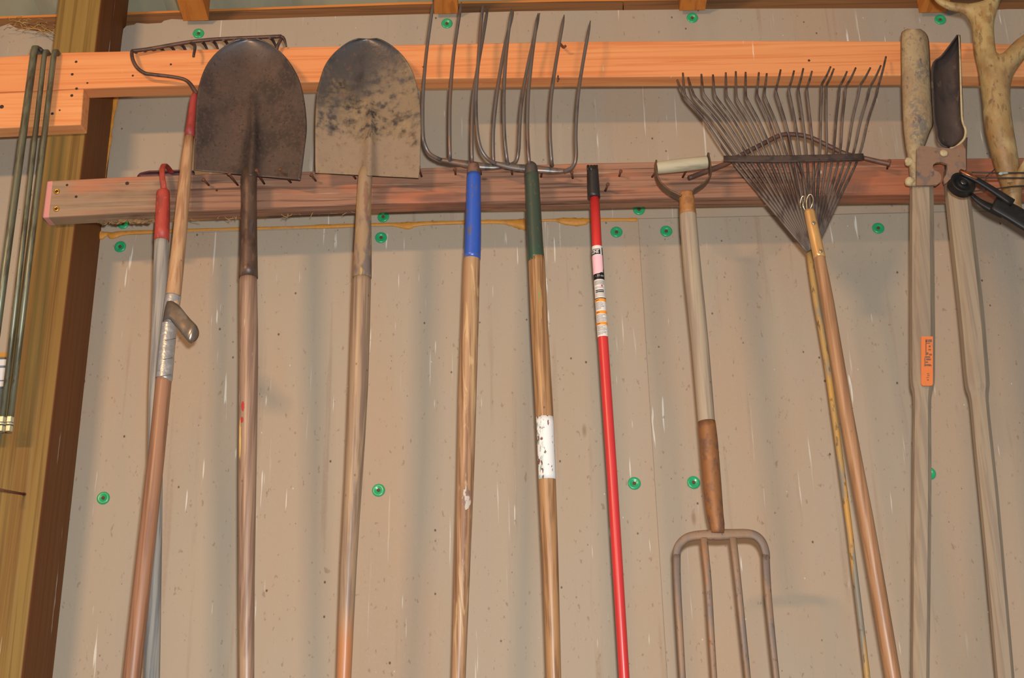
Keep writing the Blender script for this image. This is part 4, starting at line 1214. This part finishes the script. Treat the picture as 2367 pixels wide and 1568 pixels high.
add('handle', ptube([(2208, 395, 50, 2.064), (2212, 440, 55, 2.064), (2242, 700, 57, 2.066), (2253, 820, 56, 2.068), (2259, 890, 54, 2.068), (2263, 928, 42, 2.07), (2275, 1050, 43, 2.07), (2290, 1197, 43, 2.074), (2323, 1568, 41, 2.08)], n=3, ext=.35, seg=8), M_DGW, pd, smooth=False)
DP = [(2130.5, 470, 53, Yh), (2131.5, 700, 56, Yh), (2132, 820, 56, Yh), (2132, 888, 54, Yh), (2131.5, 925, 40, Yh)]
bm = bmesh.new()
c1, c2 = P(2131, 778, Yh - .0262), P(2131.5, 891, Yh - .0262)


def flat_patch(x0, x1, y0, y1, Yq, t):
    bm = bmesh.new()
    return plate(bm, [(x0, y0), (x1, y0), (x1, y1 - 4), (x1 - 3, y1), (x0 + 4, y1), (x0, y1 - 4)], Yq, t)


M_ORST = mk('orange_sticker', C(214, 116, 58), [dict(col=C(176, 112, 76), sc=(70, 70, 40), lo=.55, hi=.68, amt=.7)], .5)
ho = [o for o in bpy.data.objects if o.parent == pd and o.name.startswith('handle')][0]
sk = add('sticker', flat_patch(2129.5, 2156.5, 778, 892, Yh - .0262, .0022), M_ORST, ho, smooth=False, label='small orange paper sticker')
# worn lettering running down the orange sticker
bm = bmesh.new(); rq = random.Random(5)
for y, h, x0, x1 in ((785, 6, 2140, 2154), (793, 1.6, 2141, 2150), (799, 4, 2147, 2151), (807, 3, 2146, 2152), (815, 5, 2142, 2146), (818, 4, 2148, 2154), (824, 3, 2138, 2150), (829, 4, 2141, 2152), (836, 3, 2139, 2145), (842, 4, 2137, 2152), (845, 1.5, 2147, 2154),
                     (863, 2, 2143, 2148), (867, 2.5, 2144, 2149), (872, 2, 2142, 2148), (877, 3, 2143, 2147)):
    plate(bm, [(x0, y), (x1, y), (x1, y + h), (x0, y + h)], Yh - .0268, .0004)
plate(bm, [(2139.5, 784), (2141.5, 784), (2141.5, 822), (2139.5, 822)], Yh - .0268, .0004)
plate(bm, [(2137, 828), (2139, 828), (2139, 847), (2137, 847)], Yh - .0268, .0004)

lettering = bm
# lettering is print on the sticker: joined into the sticker mesh as a second material
me_ = sk.data
for v in lettering.verts:
    v.co -= ORG[sk]
tmp = bpy.data.meshes.new('print'); lettering.to_mesh(tmp); lettering.free()
bmj = bmesh.new(); bmj.from_mesh(me_); n0 = len(bmj.faces); bmj.from_mesh(tmp)
bmj.faces.ensure_lookup_table()
for f in bmj.faces[n0:]:
    f.material_index = 1
bmj.to_mesh(me_); bmj.free(); bpy.data.meshes.remove(tmp)
me_.materials.append(mk('faded_ink', C(112, 84, 70), [dict(col=C(176, 104, 62), sc=90, lo=.5, hi=.65, amt=.7)], .7))

# ---- antler: one continuous skinned body
M_ANT = mk('antler_bone', C(172, 146, 96), [dict(col=C(124, 88, 50), kind='grad', axis='Z', a=.34, b=.06, sc=14, jit=.2, amt=.7), dict(col=C(96, 70, 44), sc=(110, 110, 30), lo=.54, hi=.64, amt=.55),
    dict(col=C(122, 90, 54), sc=(16, 16, 9), lo=.46, hi=.66, amt=.75), dict(col=C(150, 108, 60), sc=(40, 40, 30), lo=.52, hi=.66, amt=.6), dict(col=C(196, 180, 132), sc=(12, 12, 8), lo=.55, hi=.72, amt=.6),
    dict(col=C(82, 62, 44), sc=(90, 90, 60), lo=.62, hi=.7, amt=.6)], .55, bump=(70, .5, .003))
an = [(2352, 500, 15, 2.02), (2338, 462, 20, 2.02), (2334, 425, 24, 2.015), (2329, 390, 27, 2.01), (2316, 330, 30, 2.0), (2307, 290, 32, 1.995), (2302, 230, 35, 1.99), (2298, 185, 39, 1.985),      # 0-7 beam
      (2280, 146, 27, 1.985), (2274, 105, 25, 1.985), (2271, 62, 26, 1.985), (2274, 30, 27, 1.985),                                                               # 8-11
      (2236, 19, 13, 1.985), (2200, 16, 10, 1.985), (2172, 4, 7, 1.985), (2150, -18, 4, 1.985),                                                                     # 12-15
      (2296, 6, 17, 1.98), (2310, -30, 12, 1.975), (2322, -75, 6, 1.97),                                                                                      # 16-18
      (2326, 146, 28, 1.975), (2356, 114, 23, 1.965), (2392, 84, 18, 1.955), (2430, 40, 12, 1.945), (2455, -10, 5, 1.94),                                        # 19-23
      (2350, 430, 14, 2.005), (2362, 400, 12, 1.995), (2380, 365, 9, 1.985), (2405, 335, 5, 1.98)]                                                                # 24-27
ed = [(i, i + 1) for i in range(7)] + [(7, 8), (8, 9), (9, 10), (10, 11), (11, 12), (12, 13), (13, 14), (14, 15), (11, 16), (16, 17), (17, 18), (7, 19), (19, 20), (20, 21), (21, 22), (22, 23), (1, 24), (24, 25), (25, 26), (26, 27)]
org = P(2338, 462, 2.02)
me = bpy.data.meshes.new('antler')
me.from_pydata([P(x, y, Y) - org for x, y, r, Y in an], ed, [])
ant = bpy.data.objects.new('deer_antler', me); COL.objects.link(ant); ant.location = org
me.materials.append(M_ANT)
md = ant.modifiers.new('skin', 'SKIN'); md.use_smooth_shade = True; md.branch_smoothing = 0.6
for i, (x, y, r, Y) in enumerate(an):
    rr = RAD(2 * r, x, y, Y) * 1.06
    me.skin_vertices[0].data[i].radius = (rr, rr)
me.skin_vertices[0].data[0].use_root = True
md = ant.modifiers.new('sub', 'SUBSURF'); md.levels = 2; md.render_levels = 2
tag(ant, 'forked tan deer antler hanging at the right edge of the wall', 'antler')

# ---- compound bow reaching in from the right
M_BOW = mk('black_bow', C(24, 22, 22), [dict(col=C(40, 36, 34), sc=40, amt=.5)], .48, spec=.35)
M_CABLE = mk('bow_cable', C(36, 30, 26), rough=.6)
Yb_ = 1.945
cb = thing('compound_bow', 'black compound bow whose wheel and limb reach in at the right', 'bow', base_of(2420, 560, Yb_))
bm = bmesh.new(); c = P(2222.5, 428, Yb_); rw = RAD(60, 2222, 428, Yb_)
axw = Vector((.16, -1, .22)).normalized()
u_ = axw.orthogonal().normalized(); v_ = axw.cross(u_)
prof = [(0.0, .006), (.30, .006), (.36, .0035), (.62, .0035), (.68, .0075), (.94, .0085), (1.0, .0075), (.90, .002), (.90, -.002), (1.0, -.0075), (.9, -.009), (0.0, -.009)]
rings = []
for pr, h in prof[1:-1]:
    rings.append([bm.verts.new(c + axw * h + (u_ * math.cos(2 * math.pi * k / 32) + v_ * math.sin(2 * math.pi * k / 32)) * rw * pr) for k in range(32)])
for a, b in zip(rings, rings[1:]):
    for k in range(32):
        bm.faces.new((a[k], a[(k + 1) % 32], b[(k + 1) % 32], b[k]))
bm.faces.new(rings[0]); bm.faces.new(rings[-1][::-1])
wh = add('cam_wheel', bm, M_BOW, cb, label='round black cam wheel')
bm = bmesh.new(); disc(bm, c + axw * .006, .006, .004, 12, axis=axw); add('axle', bm, mk('axle_steel', C(90, 88, 86), rough=.3, metal=.8), wh)
bm = multi([([(2222, 399, 13, Yb_ - .012), (2240, 408, 13, Yb_ - .012), (2262, 419, 14, Yb_ - .012), (2300, 443, 16, Yb_ - .010), (2340, 470, 20, Yb_ - .006)], dict(n=3, seg=10, flat=.7, square=.4)),
            ([(2244, 449, 10, Yb_ + .010), (2262, 465, 14, Yb_ + .010), (2285, 479, 20, Yb_ + .008), (2320, 494, 24, Yb_ + .004)], dict(n=3, seg=10, flat=.7, square=.4)),
            ([(2296, 470, 38, Yb_ - .001), (2330, 487, 44, Yb_ - .001), (2367, 509, 46, Yb_ - .003), (2450, 560, 48, Yb_ - .008), (2560, 632, 52, Yb_ - .014), (2680, 722, 56, Yb_ - .018), (2760, 800, 60, Yb_ - .02)], dict(n=3, seg=12, flat=.32, square=.4))])
add('limb', bm, M_BOW, cb)
bm = multi([([(2219, 394, 9, Yb_ - .013), (2232, 400, 11, Yb_ - .016), (2245, 406, 10, Yb_ - .017), (2258, 414, 8, Yb_ - .016)], dict(n=3, seg=10, flat=.6))])  # brown tip plus copper lamp glint on the fork, put into its colour
add('limb_tip', bm, mk('bronze_tip', C(150, 84, 46), [dict(col=C(60, 44, 38), sc=90, lo=.45, hi=.6, amt=.7)], .3, metal=.6), cb, label='brown limb tip with painted copper glint')
for ln in ([(2246, 399, 3.5, Yb_), (2300, 400, 3.5, Yb_), (2400, 399, 3.5, Yb_), (2900, 396, 3.5, Yb_)], [(2250, 411, 3.5, Yb_ + .008), (2345, 411.5, 3.5, Yb_ + .008), (2900, 412, 3.5, Yb_ + .008)],
           [(2235, 444, 3.2, Yb_ + .01), (2300, 437, 3.2, Yb_ + .01), (2340, 431, 3.2, Yb_ + .01), (2900, 404, 3.2, Yb_ + .01)], [(2279, 409, 2.5, Yb_), (2290, 400, 2.5, Yb_ - .004), (2300, 391, 2.5, Yb_ - .006)]):
    add('cable', ptube(ln, seg=6), M_CABLE, cb)
bm = multi([([(2308, 402, 3, Yb_), (2313, 401.5, 8, Yb_ - .001), (2319, 400.5, 6, Yb_), (2330, 400, 3.5, Yb_)], dict(n=3, seg=8))])
add('cable_serving', bm, mk('serving_thread', C(150, 160, 160), rough=.6), cb)

# ---- dry stuff caught on ledges
M_STRAW = mk('straw', C(186, 150, 92), [dict(col=C(150, 110, 64), sc=40, amt=.6)], .7)
M_LEAF = mk('dry_leaf', C(170, 138, 96), [dict(col=C(120, 92, 60), sc=60, amt=.7)], .8)
bm = bmesh.new(); rs = random.Random(11)
for i in range(46):
    x = rs.uniform(20, 150); y = 50 + (x - 20) * .12 + rs.uniform(-8, 14)
    dx = rs.uniform(-30, 30); dy = rs.uniform(-10, 12)
    Y = 2.262 + rs.uniform(-.012, .012)
    a = P(x, y, Y); b = P(x + dx * .5, y + dy * .5 - 4, Y - .006); c = P(x + dx, y + dy, Y + rs.uniform(-.01, .01))
    tube(bm, [a, b, c], .0007, seg=5, transport=True)
for x0, y0, x1, y1 in ((60, 64, 118, 76), (85, 55, 148, 93), (70, 60, 112, 84)):
    tube(bm, [P(x0, y0, 2.255), P((x0 + x1) / 2, (y0 + y1) / 2 - 2, 2.25), P(x1, y1, 2.256)], .0012, seg=6, transport=True)
o = add('straw_nest', bm, M_STRAW, kind='stuff')
tag(o, 'wisps of straw stuffed along the sheet top left of the post', 'straw')
bm = bmesh.new()
for i in range(14):
    x = rs.uniform(228, 352); y = lerp_line(RT_BOT, x) + 14 + rs.uniform(-1, 9)
    w_ = rs.uniform(7, 13); h_ = rs.uniform(5, 10); Y = 2.128 + rs.uniform(-.01, .008)
    ps = [(x - w_, y - 2, Y), (x - w_ * .3, y - h_ * .6, Y - .006), (x + w_, y - 3, Y + .003), (x + w_ * .4, y + h_ * .5, Y - .004), (x - w_ * .4, y + h_ * .3, Y + .004)]
    bm.faces.new([bm.verts.new(P(*p)) for p in ps])
for i in range(30):
    x = rs.choice((rs.uniform(225, 360), rs.uniform(440, 560), rs.uniform(620, 820))); y = lerp_line(RT_BOT, x) + 14
    Y = 2.13
    tube(bm, [P(x, y - 3, Y), P(x + rs.uniform(-9, 9), y + rs.uniform(2, 7), Y - .004), P(x + rs.uniform(-16, 16), y + rs.uniform(1, 12), Y + rs.uniform(-.006, .006))], .0005, seg=4, transport=True)
o = add('leaf_litter', bm, M_LEAF, kind='stuff', smooth=False)
tag(o, 'dry leaf scraps and cobweb threads caught under the tool rail', 'leaf litter')
